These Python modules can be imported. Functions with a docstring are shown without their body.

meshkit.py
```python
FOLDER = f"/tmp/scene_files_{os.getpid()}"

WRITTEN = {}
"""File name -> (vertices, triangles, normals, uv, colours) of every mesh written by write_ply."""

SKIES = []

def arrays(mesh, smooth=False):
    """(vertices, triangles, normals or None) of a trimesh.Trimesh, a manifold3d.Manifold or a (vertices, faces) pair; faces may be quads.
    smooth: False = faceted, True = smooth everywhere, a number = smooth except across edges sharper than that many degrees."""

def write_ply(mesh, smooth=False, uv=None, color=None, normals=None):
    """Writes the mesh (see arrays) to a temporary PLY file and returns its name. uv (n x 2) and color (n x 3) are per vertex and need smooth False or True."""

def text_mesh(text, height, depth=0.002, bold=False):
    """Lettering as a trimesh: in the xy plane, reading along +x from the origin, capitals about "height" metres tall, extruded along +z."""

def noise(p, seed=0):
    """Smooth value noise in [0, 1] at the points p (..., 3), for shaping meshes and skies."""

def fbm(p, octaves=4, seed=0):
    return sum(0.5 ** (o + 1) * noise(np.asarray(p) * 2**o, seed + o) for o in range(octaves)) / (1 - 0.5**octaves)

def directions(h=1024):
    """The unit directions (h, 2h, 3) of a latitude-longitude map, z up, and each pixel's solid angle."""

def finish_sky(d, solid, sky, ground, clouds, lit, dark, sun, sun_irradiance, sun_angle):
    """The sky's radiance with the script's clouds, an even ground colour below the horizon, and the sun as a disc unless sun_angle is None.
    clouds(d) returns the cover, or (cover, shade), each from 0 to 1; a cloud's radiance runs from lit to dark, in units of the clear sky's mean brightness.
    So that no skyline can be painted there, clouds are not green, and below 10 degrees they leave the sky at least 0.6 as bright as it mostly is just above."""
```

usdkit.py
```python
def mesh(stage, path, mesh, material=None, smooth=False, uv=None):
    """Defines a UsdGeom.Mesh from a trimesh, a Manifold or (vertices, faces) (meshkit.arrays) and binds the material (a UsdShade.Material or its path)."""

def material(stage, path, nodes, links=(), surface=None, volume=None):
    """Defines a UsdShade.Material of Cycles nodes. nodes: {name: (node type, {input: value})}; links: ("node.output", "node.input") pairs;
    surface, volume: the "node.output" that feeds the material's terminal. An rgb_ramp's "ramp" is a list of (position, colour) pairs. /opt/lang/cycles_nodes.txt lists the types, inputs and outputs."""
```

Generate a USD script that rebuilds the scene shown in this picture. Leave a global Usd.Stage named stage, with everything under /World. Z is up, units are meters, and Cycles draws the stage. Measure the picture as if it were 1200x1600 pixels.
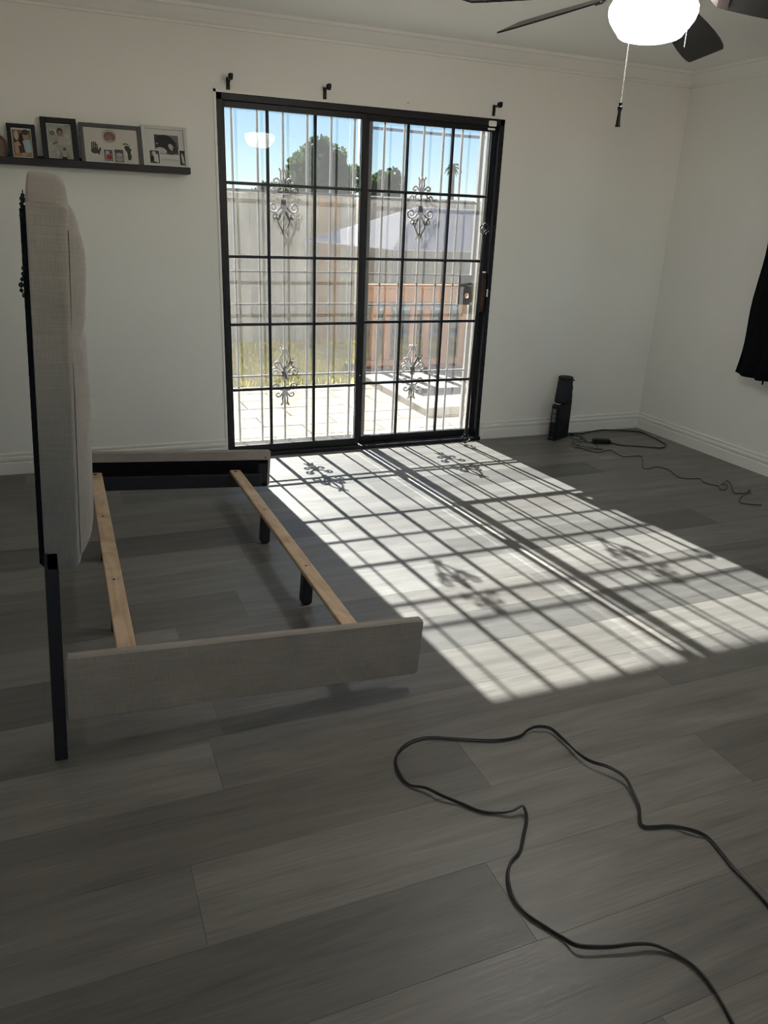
import math, random
import numpy as np, trimesh
import shapely.geometry as sg
from pxr import Usd, UsdGeom, UsdLux, UsdShade, Gf, Sdf, Vt
import usdkit, meshkit

PI = math.pi
stage = Usd.Stage.CreateInMemory()
UsdGeom.SetStageUpAxis(stage, 'Z')
UsdGeom.SetStageMetersPerUnit(stage, 1.0)
UsdGeom.Xform.Define(stage, '/World')
UsdGeom.Scope.Define(stage, '/World/Looks')

# ---------------------------------------------------------------- camera, sky, sun, exposure
cam = UsdGeom.Camera.Define(stage, '/World/camera')
RIGHT, UP, BACK = (0.926104, -0.375336, 0.038130), (0.100712, 0.343360, 0.933788), (-0.363577, -0.860945, 0.355788)
EYE = (-0.90566, -4.74033, 1.46749)
cam.AddTransformOp().Set(Gf.Matrix4d(*RIGHT, 0, *UP, 0, *BACK, 0, *EYE, 1))
cam.CreateHorizontalApertureAttr(36.0)
cam.CreateVerticalApertureAttr(48.0)
cam.CreateFocalLengthAttr(1202.0 / 1200 * 36.0)
cam.CreateClippingRangeAttr(Gf.Vec2f(0.02, 2000))
cam.CreateExposureAttr(0.40)

SUN_DIR = np.array([0.080, -1.0, -0.672])          # the way the sunlight travels
SUN_DIR /= np.linalg.norm(SUN_DIR)
SUN_E = 153000.0
SKY = 0.114
LAMP = 41.0
zaxis = -SUN_DIR
xaxis = np.cross([0, 0, 1], zaxis); xaxis /= np.linalg.norm(xaxis)
yaxis = np.cross(zaxis, xaxis)
sun = UsdLux.DistantLight.Define(stage, '/World/sun')
sun.AddTransformOp().Set(Gf.Matrix4d(*map(float, xaxis), 0, *map(float, yaxis), 0, *map(float, zaxis), 0, 0, 0, 0, 1))
sun.CreateAngleAttr(0.53)
sun.CreateIntensityAttr(SUN_E)
sun.CreateColorAttr(Gf.Vec3f(1.0, 0.965, 0.905))
sky_m = usdkit.material(stage, '/World/Looks/sky', {
    's': ('sky_texture', {'sky_type': 'multiple_scattering', 'sun_disc': False, 'sun_elevation': 0.592, 'sun_rotation': -0.080, 'aerosol_density': 0.04}),
    'b': ('background_shader', {'strength': SKY})}, [('s.color', 'b.color')], surface='b.background')
dome = UsdLux.DomeLight.Define(stage, '/World/sky')
dome.CreateIntensityAttr(1.0)
UsdShade.MaterialBindingAPI.Apply(dome.GetPrim()).Bind(sky_m)

# ---------------------------------------------------------------- helpers
used = {}
def path_of(name, parent):
    base = (parent.GetPath().pathString if parent else '/World') + '/' + name
    k = used.get(base, 0); used[base] = k + 1
    return base if k == 0 else '%s_%03d' % (base, k)
def tag(p, label=None, cat=None, group=None, kind=None):
    p = p.GetPrim() if hasattr(p, 'GetPrim') else p
    for k, v in (('label', label), ('category', cat), ('group', group), ('kind', kind)):
        if v: p.SetCustomDataByKey(k, v)
    return p
def obj(name, mesh, m, parent=None, smooth=False, label=None, cat=None, group=None, kind=None):
    if isinstance(mesh, list): mesh = join(mesh)
    g = usdkit.mesh(stage, path_of(name, parent), mesh, m, smooth=smooth)
    return tag(g, label, cat, group, kind)
def thing(name, label=None, cat=None, loc=(0, 0, 0), rz=0, group=None, kind=None):
    x = UsdGeom.Xform.Define(stage, path_of(name, None))
    x.AddTranslateOp().Set(Gf.Vec3d(*loc))
    if rz: x.AddRotateZOp().Set(rz)
    return tag(x, label, cat, group, kind)
def copy_of(src, name, label, cat, loc, rz=0, group=None):
    r = thing(name, label, cat, loc, rz, group)
    r.GetReferences().AddInternalReference(src.GetPath()); r.SetInstanceable(True)
    return r
def join(ms):
    return trimesh.util.concatenate([m if isinstance(m, trimesh.Trimesh) else trimesh.Trimesh(*m, process=False) for m in ms])
def box(x0, x1, y0, y1, z0, z1):
    m = trimesh.creation.box((abs(x1 - x0), abs(y1 - y0), abs(z1 - z0)))
    m.apply_translation(((x0 + x1) / 2, (y0 + y1) / 2, (z0 + z1) / 2)); return m
def cbox(x0, x1, y0, y1, z0, z1, b=0.002):
    """box with chamfered edges"""
    P = []
    for sx in (0, 1):
        for sy in (0, 1):
            for sz in (0, 1):
                p = np.array([(x0, x1)[sx], (y0, y1)[sy], (z0, z1)[sz]], float)
                s = np.array([1 - 2 * sx, 1 - 2 * sy, 1 - 2 * sz]) * b
                for k in range(3):
                    q = p + s; q[k] = p[k]; P.append(q)
    return trimesh.convex.convex_hull(np.array(P))
def hull(P): return trimesh.convex.convex_hull(np.asarray(P, float))
def tube(P, r, n=8, closed=False, cap=True):
    P = np.asarray(P, float); N = len(P)
    R = np.broadcast_to(np.asarray(r, float), (N,))
    T = np.gradient(P, axis=0) if not closed else np.roll(P, -1, 0) - np.roll(P, 1, 0)
    T /= np.maximum(np.linalg.norm(T, axis=1, keepdims=True), 1e-12)
    a = np.array([0, 0, 1.0]) if abs(T[0][2]) < 0.9 else np.array([1.0, 0, 0])
    u = np.cross(T[0], a); u /= np.linalg.norm(u)
    V = []
    ang = np.arange(n) / n * 2 * PI
    for i in range(N):
        u = u - T[i] * (u @ T[i]); u /= np.linalg.norm(u)
        w = np.cross(T[i], u)
        V.append(P[i] + R[i] * (np.cos(ang)[:, None] * u + np.sin(ang)[:, None] * w))
    V = np.vstack(V); F = []
    for i in range(N - (0 if closed else 1)):
        j = (i + 1) % N
        for k in range(n):
            k2 = (k + 1) % n
            F += [(i * n + k, j * n + k, j * n + k2), (i * n + k, j * n + k2, i * n + k2)]
    if cap and not closed:
        V = np.vstack([V, P[0], P[-1]]); c0, c1 = len(V) - 2, len(V) - 1
        for k in range(n):
            k2 = (k + 1) % n
            F += [(c0, k, k2), (c1, (N - 1) * n + k2, (N - 1) * n + k)]
    m = trimesh.Trimesh(V, np.array(F), process=False)
    m.fix_normals(); return m
def lathe(prof, n=32, at=(0, 0, 0), axis='z'):
    m = trimesh.creation.revolve(np.asarray(prof, float), sections=n)
    m.apply_translation(at); return m
def spline(P, n=6, closed=False):
    """Catmull-Rom through the points"""
    P = np.asarray(P, float); Q = []
    N = len(P)
    g = (lambda i: P[i % N]) if closed else (lambda i: P[min(max(i, 0), N - 1)])
    for i in range(N if closed else N - 1):
        a, b, c, d = g(i - 1), g(i), g(i + 1), g(i + 2)
        for t in np.arange(n) / n:
            Q.append(0.5 * (2 * b + (c - a) * t + (2 * a - 5 * b + 4 * c - d) * t * t + (3 * b - a - 3 * c + d) * t ** 3))
    if not closed: Q.append(P[-1])
    return np.array(Q)
def extrude(poly, d):
    return trimesh.creation.extrude_polygon(poly, d, engine='earcut')
def profile_x(prof, x0, x1):
    """closed profile in (y,z) run along x"""
    m = extrude(sg.Polygon(prof), x1 - x0)
    v = m.vertices.copy(); m.vertices = np.stack([v[:, 2] + x0, v[:, 0], v[:, 1]], 1); m.fix_normals(); return m
def profile_y(prof, y0, y1):
    """closed profile in (x,z) run along y"""
    m = extrude(sg.Polygon(prof), y1 - y0)
    v = m.vertices.copy(); m.vertices = np.stack([v[:, 0], v[:, 2] + y0, v[:, 1]], 1); m.fix_normals(); return m

LK = '/World/Looks/'
def mat(name, col, rough=0.5, var=0.0, scale=(8, 8, 8), metal=0.0, spec=0.5, bump=0.0, bscale=80, **kw):
    nodes = {'p': ('principled_bsdf', {'base_color': col, 'roughness': rough, 'metallic': metal, 'specular_ior_level': spec, **kw})}
    links = []
    if var or bump:
        nodes['g'] = ('texture_coordinate', {})
        nodes['m'] = ('mapping', {'scale': scale})
        links.append(('g.object', 'm.vector'))
    if var:
        c = np.array(col)
        nodes['n'] = ('noise_texture', {'scale': 1.0, 'detail': 5.0, 'roughness': 0.6})
        nodes['r'] = ('rgb_ramp', {'ramp': [(0.25, tuple(c * (1 - var))), (0.75, tuple(np.minimum(c * (1 + var), 0.98)))]})
        links += [('m.vector', 'n.vector'), ('n.fac', 'r.fac'), ('r.color', 'p.base_color')]
    if bump:
        nodes['bn'] = ('noise_texture', {'scale': bscale, 'detail': 3.0})
        nodes['b'] = ('bump', {'strength': bump, 'distance': 0.002})
        links += [('g.object', 'bn.vector'), ('bn.fac', 'b.height'), ('b.normal', 'p.normal')]
    return usdkit.material(stage, LK + name, nodes, links, surface='p.BSDF')

M_wall = mat('wall_paint', (0.885, 0.885, 0.855), 0.6, var=0.012, scale=(3, 3, 3), bump=0.25, bscale=120, spec=0.3)
M_ceil = mat('ceiling_paint', (0.91, 0.905, 0.88), 0.7, spec=0.2, bump=0.2, bscale=90)
M_trim = mat('trim_paint', (0.88, 0.88, 0.85), 0.4, spec=0.4)
M_black = mat('black_metal', (0.012, 0.0125, 0.016), 0.42, spec=0.35)
M_blackwood = mat('black_wood', (0.011, 0.011, 0.017), 0.5, var=0.2, scale=(4, 40, 40))
M_blackplastic = mat('black_plastic', (0.008, 0.009, 0.011), 0.5, spec=0.25)
M_blackfab = mat('black_fabric', (0.006, 0.006, 0.008), 0.9, var=0.3, scale=(60, 60, 60), spec=0.1)
M_cord = mat('cord_rubber', (0.012, 0.012, 0.013), 0.35)
M_white = mat('white_plastic', (0.92, 0.915, 0.88), 0.4)
M_chrome = mat('chrome', (0.45, 0.44, 0.41), 0.35, metal=1.0)
M_nickel = mat('brushed_metal', (0.45, 0.42, 0.38), 0.4, metal=1.0)
M_lead = mat('grey_frame', (0.10, 0.10, 0.10), 0.4)
M_whiteframe = mat('white_frame', (0.62, 0.62, 0.60), 0.45)

# ---------------------------------------------------------------- the room
XL, XR, YF, CEIL = -1.78, 3.247, -5.3, 2.468
T = 0.15
DW, DH = 1.815, 2.08
obj('wall_back', [box(XL - T, 0, 0, T, -0.1, 2.75), box(DW, XR + T, 0, T, -0.1, 2.75), box(0, DW, 0, T, DH, 2.75), box(0, DW, 0.0, T, -0.1, -0.012)], M_wall, kind='structure')
WY0, WY1, WZ0, WZ1 = -2.50, -1.09, 0.95, 2.10
obj('wall_right', [box(XR, XR + T, WY1, 0, -0.1, 2.75), box(XR, XR + T, YF, WY0, -0.1, 2.75), box(XR, XR + T, WY0, WY1, -0.1, WZ0), box(XR, XR + T, WY0, WY1, WZ1, 2.75)], M_wall, kind='structure')
obj('wall_left', box(XL - T, XL, YF, 0, -0.1, 2.75), M_wall, kind='structure')
RX0, RX1, RZ0, RZ1 = -1.60, 3.00, 0.95, 2.28
obj('wall_front', [box(XL - T, RX0, YF - T, YF, -0.1, 2.75), box(RX1, XR + T, YF - T, YF, -0.1, 2.75), box(RX0, RX1, YF - T, YF, -0.1, RZ0), box(RX0, RX1, YF - T, YF, RZ1, 2.75)], M_wall, kind='structure')
obj('ceiling', box(XL - T, XR + T, YF - T, T, CEIL, CEIL + 0.15), M_ceil, kind='structure')

# skirting and crown profiles (d = distance out of the wall, z)
BB = [(0, 0), (0.015, 0), (0.015, 0.066), (0.013, 0.070), (0.007, 0.073), (0.007, 0.077), (0.013, 0.080), (0.018, 0.084), (0.018, 0.098), (0.013, 0.102), (0.006, 0.104), (0.006, 0.109), (0.011, 0.112), (0.012, 0.120), (0.008, 0.125), (0, 0.125)]
CR = [(0, 0), (0.012, 0.0), (0.014, 0.012), (0.02, 0.016), (0.026, 0.018), (0.05, 0.045), (0.062, 0.062), (0.068, 0.068), (0.083, 0.07), (0.086, 0.083), (0.086, 0.088), (0, 0.088)]
yb = [(-a, b) for a, b in BB]; xr = [(XR - a, b) for a, b in BB]; xl = [(XL + a, b) for a, b in BB]
obj('baseboard_left', profile_x(yb, XL, -0.012), M_trim, kind='structure')
obj('baseboard_back', profile_x(yb, DW + 0.002, XR), M_trim, kind='structure')
obj('baseboard_right', profile_y(xr, YF, 0), M_trim, kind='structure')
obj('baseboard_side', profile_y(xl, YF, 0), M_trim, kind='structure')
CZ = CEIL - 0.088
obj('trim_1', profile_x([(-a, b + CZ) for a, b in CR], XL, XR), M_trim, kind='structure')
obj('trim_2', profile_y([(XR - a, b + CZ) for a, b in CR], YF, 0), M_trim, kind='structure')
obj('trim_3', profile_y([(XL + a, b + CZ) for a, b in CR], YF, 0), M_trim, kind='structure')
# plaster bead round the door
obj('trim_4', [box(-0.014, -0.001, -0.006, 0.0, 0.125, DH + 0.014), box(-0.014, DW + 0.01, -0.006, 0.0, DH, DH + 0.014)], M_trim, kind='structure')

# floor planks: every plank its own piece
def plank_mat(i, tone, warm):
    c = np.array([0.170, 0.165, 0.156]) * tone * np.array([1 + warm, 1, 1 - warm])
    off = (3.7 * i, 1.9 * i, 0.0)
    nodes = {'g': ('geometry', {}), 'm0': ('mapping', {'location': off, 'scale': (1.0, 1.0, 1.0)}),
             'm1': ('mapping', {'location': off, 'scale': (1.3, 15.0, 1.0)}), 'm2': ('mapping', {'location': off, 'scale': (5.0, 160.0, 1.0)}),
             'm3': ('mapping', {'location': off, 'scale': (1.0, 7.0, 1.0)}),
             'n1': ('noise_texture', {'scale': 1.0, 'detail': 6.0, 'roughness': 0.62, 'distortion': 0.6}),
             'n2': ('noise_texture', {'scale': 1.0, 'detail': 3.0, 'roughness': 0.6}),
             'n3': ('noise_texture', {'scale': 1.0, 'detail': 5.0, 'roughness': 0.6, 'distortion': 1.6}),
             'a': ('math', {'math_type': 'multiply', 'value2': 0.36}), 'b': ('math', {'math_type': 'multiply', 'value2': 0.28}), 'c': ('math', {'math_type': 'multiply', 'value2': 0.36}),
             's1': ('math', {'math_type': 'add'}), 's2': ('math', {'math_type': 'add'}),
             'r': ('rgb_ramp', {'ramp': [(0.33, tuple(c * np.array([.50, .49, .47]))), (0.45, tuple(c * 0.84)), (0.55, tuple(c * 1.08)), (0.68, tuple(c * 1.52))]}),
             'rr': ('map_range', {'from_min': 0.3, 'from_max': 0.7, 'to_min': 0.38, 'to_max': 0.48}),
             'bu': ('bump', {'strength': 0.07, 'distance': 0.001}),
             'p': ('principled_bsdf', {'specular_ior_level': 0.65})}
    links = [('g.position', 'm1.vector'), ('g.position', 'm2.vector'), ('g.position', 'm3.vector'), ('m1.vector', 'n1.vector'), ('m2.vector', 'n2.vector'), ('m3.vector', 'n3.vector'),
             ('n1.fac', 'a.value1'), ('n2.fac', 'b.value1'), ('n3.fac', 'c.value1'), ('a.value', 's1.value1'), ('b.value', 's1.value2'), ('s1.value', 's2.value1'), ('c.value', 's2.value2'),
             ('s2.value', 'r.fac'), ('r.color', 'p.base_color'), ('n2.fac', 'rr.value'), ('rr.result', 'p.roughness'), ('s1.value', 'bu.height'), ('bu.normal', 'p.normal')]
    del nodes['m0']
    return usdkit.material(stage, LK + 'plank_%d' % i, nodes, links, surface='p.BSDF')
TONES = [0.70, 0.86, 0.95, 1.0, 1.05, 1.12, 1.20, 0.90]
PM = [plank_mat(i, t, (-0.01, 0.012, 0.0, 0.02)[i % 4]) for i, t in enumerate(TONES)]
floor = thing('floor', kind='structure')
obj('subfloor', box(XL - T, XR + T, YF - T, 0.0, -0.1, -0.006), mat('subfloor_dark', (0.03, 0.03, 0.03), 0.9), floor)
rng = random.Random(4)
PW, PL_, GAP = 0.234, 1.55, 0.0002
JOINT = {0: 0.55, 8: 1.2}
known = {-0.226: 2.318, -0.694: 2.237, -0.928: -0.122, -1.396: -0.230, -1.864: -0.347, -2.80: 0.926, -3.034: 0.075, -3.268: 0.80, -3.502: -0.075}
forced = {(-0.226, 2.4): 5, (-0.226, 2.2): 1, (-0.928, -0.05): 2, (-0.928, -0.2): 5, (-1.396, -0.1): 2, (-1.396, -0.3): 6, (-1.864, -0.2): 6, (-1.864, -0.45): 1, (-2.80, 0.8): 3, (-2.80, -0.75): 5, (-2.80, 1.0): 2,
          (-3.034, -0.1): 1, (-3.034, 0.2): 5, (-3.268, 0.9): 1, (-3.268, 0.2): 6, (-3.268, -0.9): 2, (-3.502, -0.3): 0, (-3.502, 0.1): 5, (-0.694, 2.1): 0, (-0.694, 2.3): 4, (-2.098, 0): 3, (-2.332, 0): 0, (-1.63, 0): 4, (-1.162, 0): 0, (-3.736, 0.0): 2}
yt = 0.008
rows = [(-0.226 + 0.234 - 0.234 * i) for i in range(24)]
for yt in rows:
    y0, y1 = yt - PW, min(yt, -0.001)
    if y1 < YF: break
    key = min(known, key=lambda a: abs(a - yt))
    j = known[key] if abs(key - yt) < 0.01 else rng.uniform(0, PL_)
    x = j - PL_ * math.ceil((j - XL) / PL_)
    while x < XR:
        x0, x1 = max(x, XL), min(x + PL_, XR)
        if x1 - x0 > 0.01:
            k = rng.randrange(8)
            for (fy, fx), kk in forced.items():
                if abs(fy - yt) < 0.01 and x0 <= fx <= x1: k = kk
            obj('plank', cbox(x0 + GAP, x1 - GAP, max(y0, YF) + GAP, y1 - GAP, -0.006, 0.0, 0.0004), PM[k], floor)
        x += PL_

# ---------------------------------------------------------------- sliding door
def pane_mat():
    return usdkit.material(stage, LK + 'door_glass', {'t': ('transparent_bsdf', {'color': (0.93, 0.95, 0.95)}), 'g': ('glossy_bsdf', {'color': (1, 1, 1), 'roughness': 0.0}),
        'f': ('fresnel', {'IOR': 1.14}), 'x': ('mix_closure', {})}, [('f.fac', 'x.fac'), ('t.BSDF', 'x.closure1'), ('g.BSDF', 'x.closure2')], surface='x.closure')
M_pane = pane_mat()
M_screen = usdkit.material(stage, LK + 'screen_mesh', {'t': ('transparent_bsdf', {'color': (1, 1, 1)}), 'd': ('diffuse_bsdf', {'color': (0.06, 0.06, 0.065)}), 'l': ('translucent_bsdf', {'color': (0.046, 0.046, 0.048)}),
    'a': ('mix_closure', {'fac': 0.55}), 'x': ('mix_closure', {'fac': 0.42})},
    [('d.BSDF', 'a.closure1'), ('l.BSDF', 'a.closure2'), ('t.BSDF', 'x.closure1'), ('a.closure', 'x.closure2')], surface='x.closure')
door = thing('door_1', loc=(0, 0, 0), kind='structure')
tag(door, label='black sliding patio door with gridded glass in the back wall')
obj('door_frame', [cbox(0.0, 0.03, -0.004, 0.10, 0.0, DH), cbox(DW - 0.032, DW, -0.004, 0.10, 0.0, DH), cbox(0.0, DW, -0.004, 0.10, DH - 0.035, DH), cbox(0.0, DW, -0.03, 0.10, -0.01, 0.022),
                   cbox(0.03, DW - 0.03, 0.038, 0.046, DH - 0.05, DH - 0.035), box(DW - 0.045, DW - 0.032, 0.034, 0.05, 0.02, DH - 0.04)], M_black, door)
XS_L = [0.045, 0.2885, 0.5725, 0.857]
XS_R = [0.922, 1.180, 1.487, 1.755]
ZS = [0.068, 0.430, 0.832, 1.2265, 1.6275, 2.012]
def panel(name, xs, yc, x0, x1, mw=0.0085):
    y0, y1 = yc - 0.014, yc + 0.014
    fr = obj(name, [cbox(x0, xs[0], y0, y1, 0.022, DH - 0.036), cbox(xs[-1], x1, y0, y1, 0.022, DH - 0.036), cbox(xs[0], xs[-1], y0, y1, 0.022, ZS[0]), cbox(xs[0], xs[-1], y0, y1, ZS[-1], DH - 0.036)], M_black, door)
    for i in (1, 2): obj('muntin', cbox(xs[i] - mw, xs[i] + mw, yc - 0.009, yc + 0.009, ZS[0], ZS[-1], 0.003), M_black, fr)
    for z in ZS[1:-1]: obj('muntin', cbox(xs[0], xs[-1], yc - 0.0085, yc + 0.0085, z - mw, z + mw, 0.003), M_black, fr)
    for i in range(3):
        for k in range(5):
            obj('pane', box(xs[i], xs[i + 1], yc - 0.0135, yc - 0.0105, ZS[k], ZS[k + 1]), M_pane, fr)
    return fr
pl_ = panel('sliding_panel', XS_L, 0.022, 0.030, 0.885)
pr = panel('fixed_panel', XS_R, 0.062, 0.899, DW - 0.033)
tag(pl_, label='left door panel'); tag(pr, label='right door panel')
for z in (0.45, 1.22, 1.98): obj('interlock_clip', box(0.882, 0.900, 0.03, 0.05, z - 0.04, z + 0.04), M_black, door)
obj('insect_screen', [box(0.032, 0.810, 0.086, 0.087, 0.03, DH - 0.04)], M_screen, door)
obj('insect_screen', [box(0.9, DW - 0.035, 0.086, 0.087, 0.03, DH - 0.04)], M_screen, door)
obj('screen_rail', [box(0.8135, 0.86, 0.084, 0.09, 0.03, DH - 0.04)], M_screen, door)
# handle: a brown pull on the right jamb, and a small white latch
hd = obj('door_handle', [cbox(1.737, 1.766, -0.006, 0.046, 0.90, 1.155, 0.004), cbox(1.740, 1.762, -0.026, -0.006, 0.93, 1.12, 0.006)], mat('brown_handle', (0.050, 0.017, 0.010), 0.45), door, label='brown pull handle')
obj('latch', [cbox(1.78, 1.79, -0.012, -0.003, 1.00, 1.05, 0.002)], M_white, door, label='small white latch')
obj('latch', [cbox(1.740, 1.764, -0.010, 0.004, 1.156, 1.162, 0.001)], M_white, door, label='small white latch')
def rrect(x0, x1, z0, z1, r, y, d):
    m = extrude(sg.box(x0 + r, z0 + r, x1 - r, z1 - r).buffer(r), d)
    v = m.vertices.copy(); m.vertices = np.stack([v[:, 0], y - v[:, 2], v[:, 1]], 1); m.fix_normals(); return m
obj('sticker', rrect(1.698, 1.755, 2.036, 2.068, 0.008, -0.004, 0.0008), M_white, door, label='white sticker')
obj('sticker', rrect(1.694, 1.748, 2.014, 2.026, 0.005, -0.004, 0.0008), M_white, door, label='thin white sticker')

# ---------------------------------------------------------------- wrought-iron security gate outside
M_iron = mat('cream_iron', (0.93, 0.88, 0.79), 0.22, var=0.04, scale=(30, 30, 30), spec=1.0, coat_weight=0.6, coat_roughness=0.15)
GY = 0.14 + 0.05
GY = 0.175
gate = thing('security_gate', 'cream painted wrought-iron security gate with scrolls outside the sliding door', 'security gate', (0, 0, 0))
GX = [0.115, 0.266, 0.421, 0.571, 0.722, 0.872, 1.070, 1.205, 1.340, 1.478, 1.612]
for x in GX: obj('bar', tube([(x, GY, 0.0), (x, GY, 2.12)], 0.0078, 10), M_iron, gate, smooth=50)
for (z, t) in ((0.035, 0.016), (0.482, 0.006), (0.935, 0.006), (1.132, 0.006), (1.595, 0.008), (2.09, 0.016)):
    obj('rail', cbox(-0.02, 0.955, GY - 0.008, GY + 0.008, z - t, z + t, 0.0015), M_iron, gate)
    if 0.9 < z < 1.2: obj('rail', cbox(0.99, 1.655, GY - 0.008, GY + 0.008, z - t - 0.006, z + t - 0.006, 0.0015), M_iron, gate)
    else: obj('rail', cbox(0.99, 1.757, GY - 0.008, GY + 0.008, z - t - 0.008, z + t - 0.008, 0.0015), M_iron, gate)
for x, w in ((-0.03, 0.02), (0.944, 0.0150), (0.973, 0.0150), (1.757, 0.012), (1.802, 0.014)):
    obj('post', cbox(x - w, x + w, GY - 0.014, GY + 0.014, -0.08, 2.12, 0.002), M_iron, gate)
def spiral(cx, cz, r0, turns, a0, sgn, n=26):
    t = np.linspace(0, 1, n); r = r0 * (1 - 0.78 * t); a = a0 + sgn * turns * 2 * PI * t
    return np.stack([cx + r * np.cos(a), cz + r * np.sin(a)], 1)
def scrolls(xc, zc, flip):
    S = []
    for s in (-1, 1):
        S.append(np.vstack([[(0.006, 0.025), (0.03, 0.062)], spiral(0.062, 0.050, 0.029, 1.35, 2.2, -1)]))
        S.append(np.vstack([[(0.012, 0.065), (0.026, 0.098)], spiral(0.050, 0.098, 0.019, 1.2, 2.3, -1, 18)]))
        S.append(np.array([(0.008, 0.07), (0.014, 0.085), (0.032, 0.118), (0.034, 0.135), (0.024, 0.155), (0.014, 0.170), (0.013, 0.185), (0.026, 0.205)]))
        S.append(np.vstack([[(0.004, -0.075), (0.03, -0.068), (0.043, -0.052)], spiral(0.060, -0.046, 0.022, 1.2, PI, -1, 20)]))
        S.append(np.vstack([[(0.004, -0.07), (0.02, -0.1)], spiral(0.044, -0.098, 0.020, 1.0, PI, 1, 18)]))
        S.append(np.array([(0.006, -0.09), (0.016, -0.12), (0.015, -0.15), (0.026, -0.172)]))
        S.append(np.array([(0.010, 0.0), (0.012, 0.03), (0.010, 0.06)]))
        for P in S[-7:]: P[:, 0] *= s
    for P in S:
        Q = spline(np.stack([xc + P[:, 0] * 1.05, np.full(len(P), GY - 0.004), zc + P[:, 1] * flip], 1), 3)
        obj('scroll', tube(Q, 0.0064, 8), M_iron, gate, smooth=60)
    for dz in (0.195, 0.06, -0.07, -0.16):
        obj('collar', cbox(xc - 0.011, xc + 0.011, GY - 0.011, GY + 0.011, zc + flip * dz - 0.008, zc + flip * dz + 0.008, 0.002), M_iron, gate)
for xc in (0.421, 1.340):
    scrolls(xc, 0.455, 1); scrolls(xc, 1.556, -1)
# lock box with the bored hole the sun shines through
LB = sg.box(1.648, 0.930, 1.752, 1.128).difference(sg.Point(1.716, 0.992).buffer(0.016)).difference(sg.Point(1.716, 0.992).buffer(0.0))
m = extrude(LB, 0.012); v = m.vertices.copy(); m.vertices = np.stack([v[:, 0], GY - 0.02 + v[:, 2], v[:, 1]], 1); m.fix_normals()
lk = obj('lock_box', m, M_iron, gate, label='sheet metal lock box')
obj('knob', [lathe([(0, 0), (0.022, 0), (0.024, 0.004), (0.018, 0.02), (0.02, 0.028), (0.012, 0.036), (0, 0.037)], 20).apply_transform(trimesh.transformations.rotation_matrix(PI / 2, [1, 0, 0])).apply_translation((1.718, GY - 0.02, 1.075))], M_nickel, lk)
obj('latch_ring', [tube(np.stack([1.716 + 0.019 * np.cos(np.linspace(0, 2 * PI, 25)[:-1]), np.full(24, GY - 0.022), 0.992 + 0.019 * np.sin(np.linspace(0, 2 * PI, 25)[:-1])], 1), 0.0035, 6, closed=True)], mat('brass', (0.75, 0.45, 0.25), 0.35, metal=0.6), lk, smooth=True)

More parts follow.
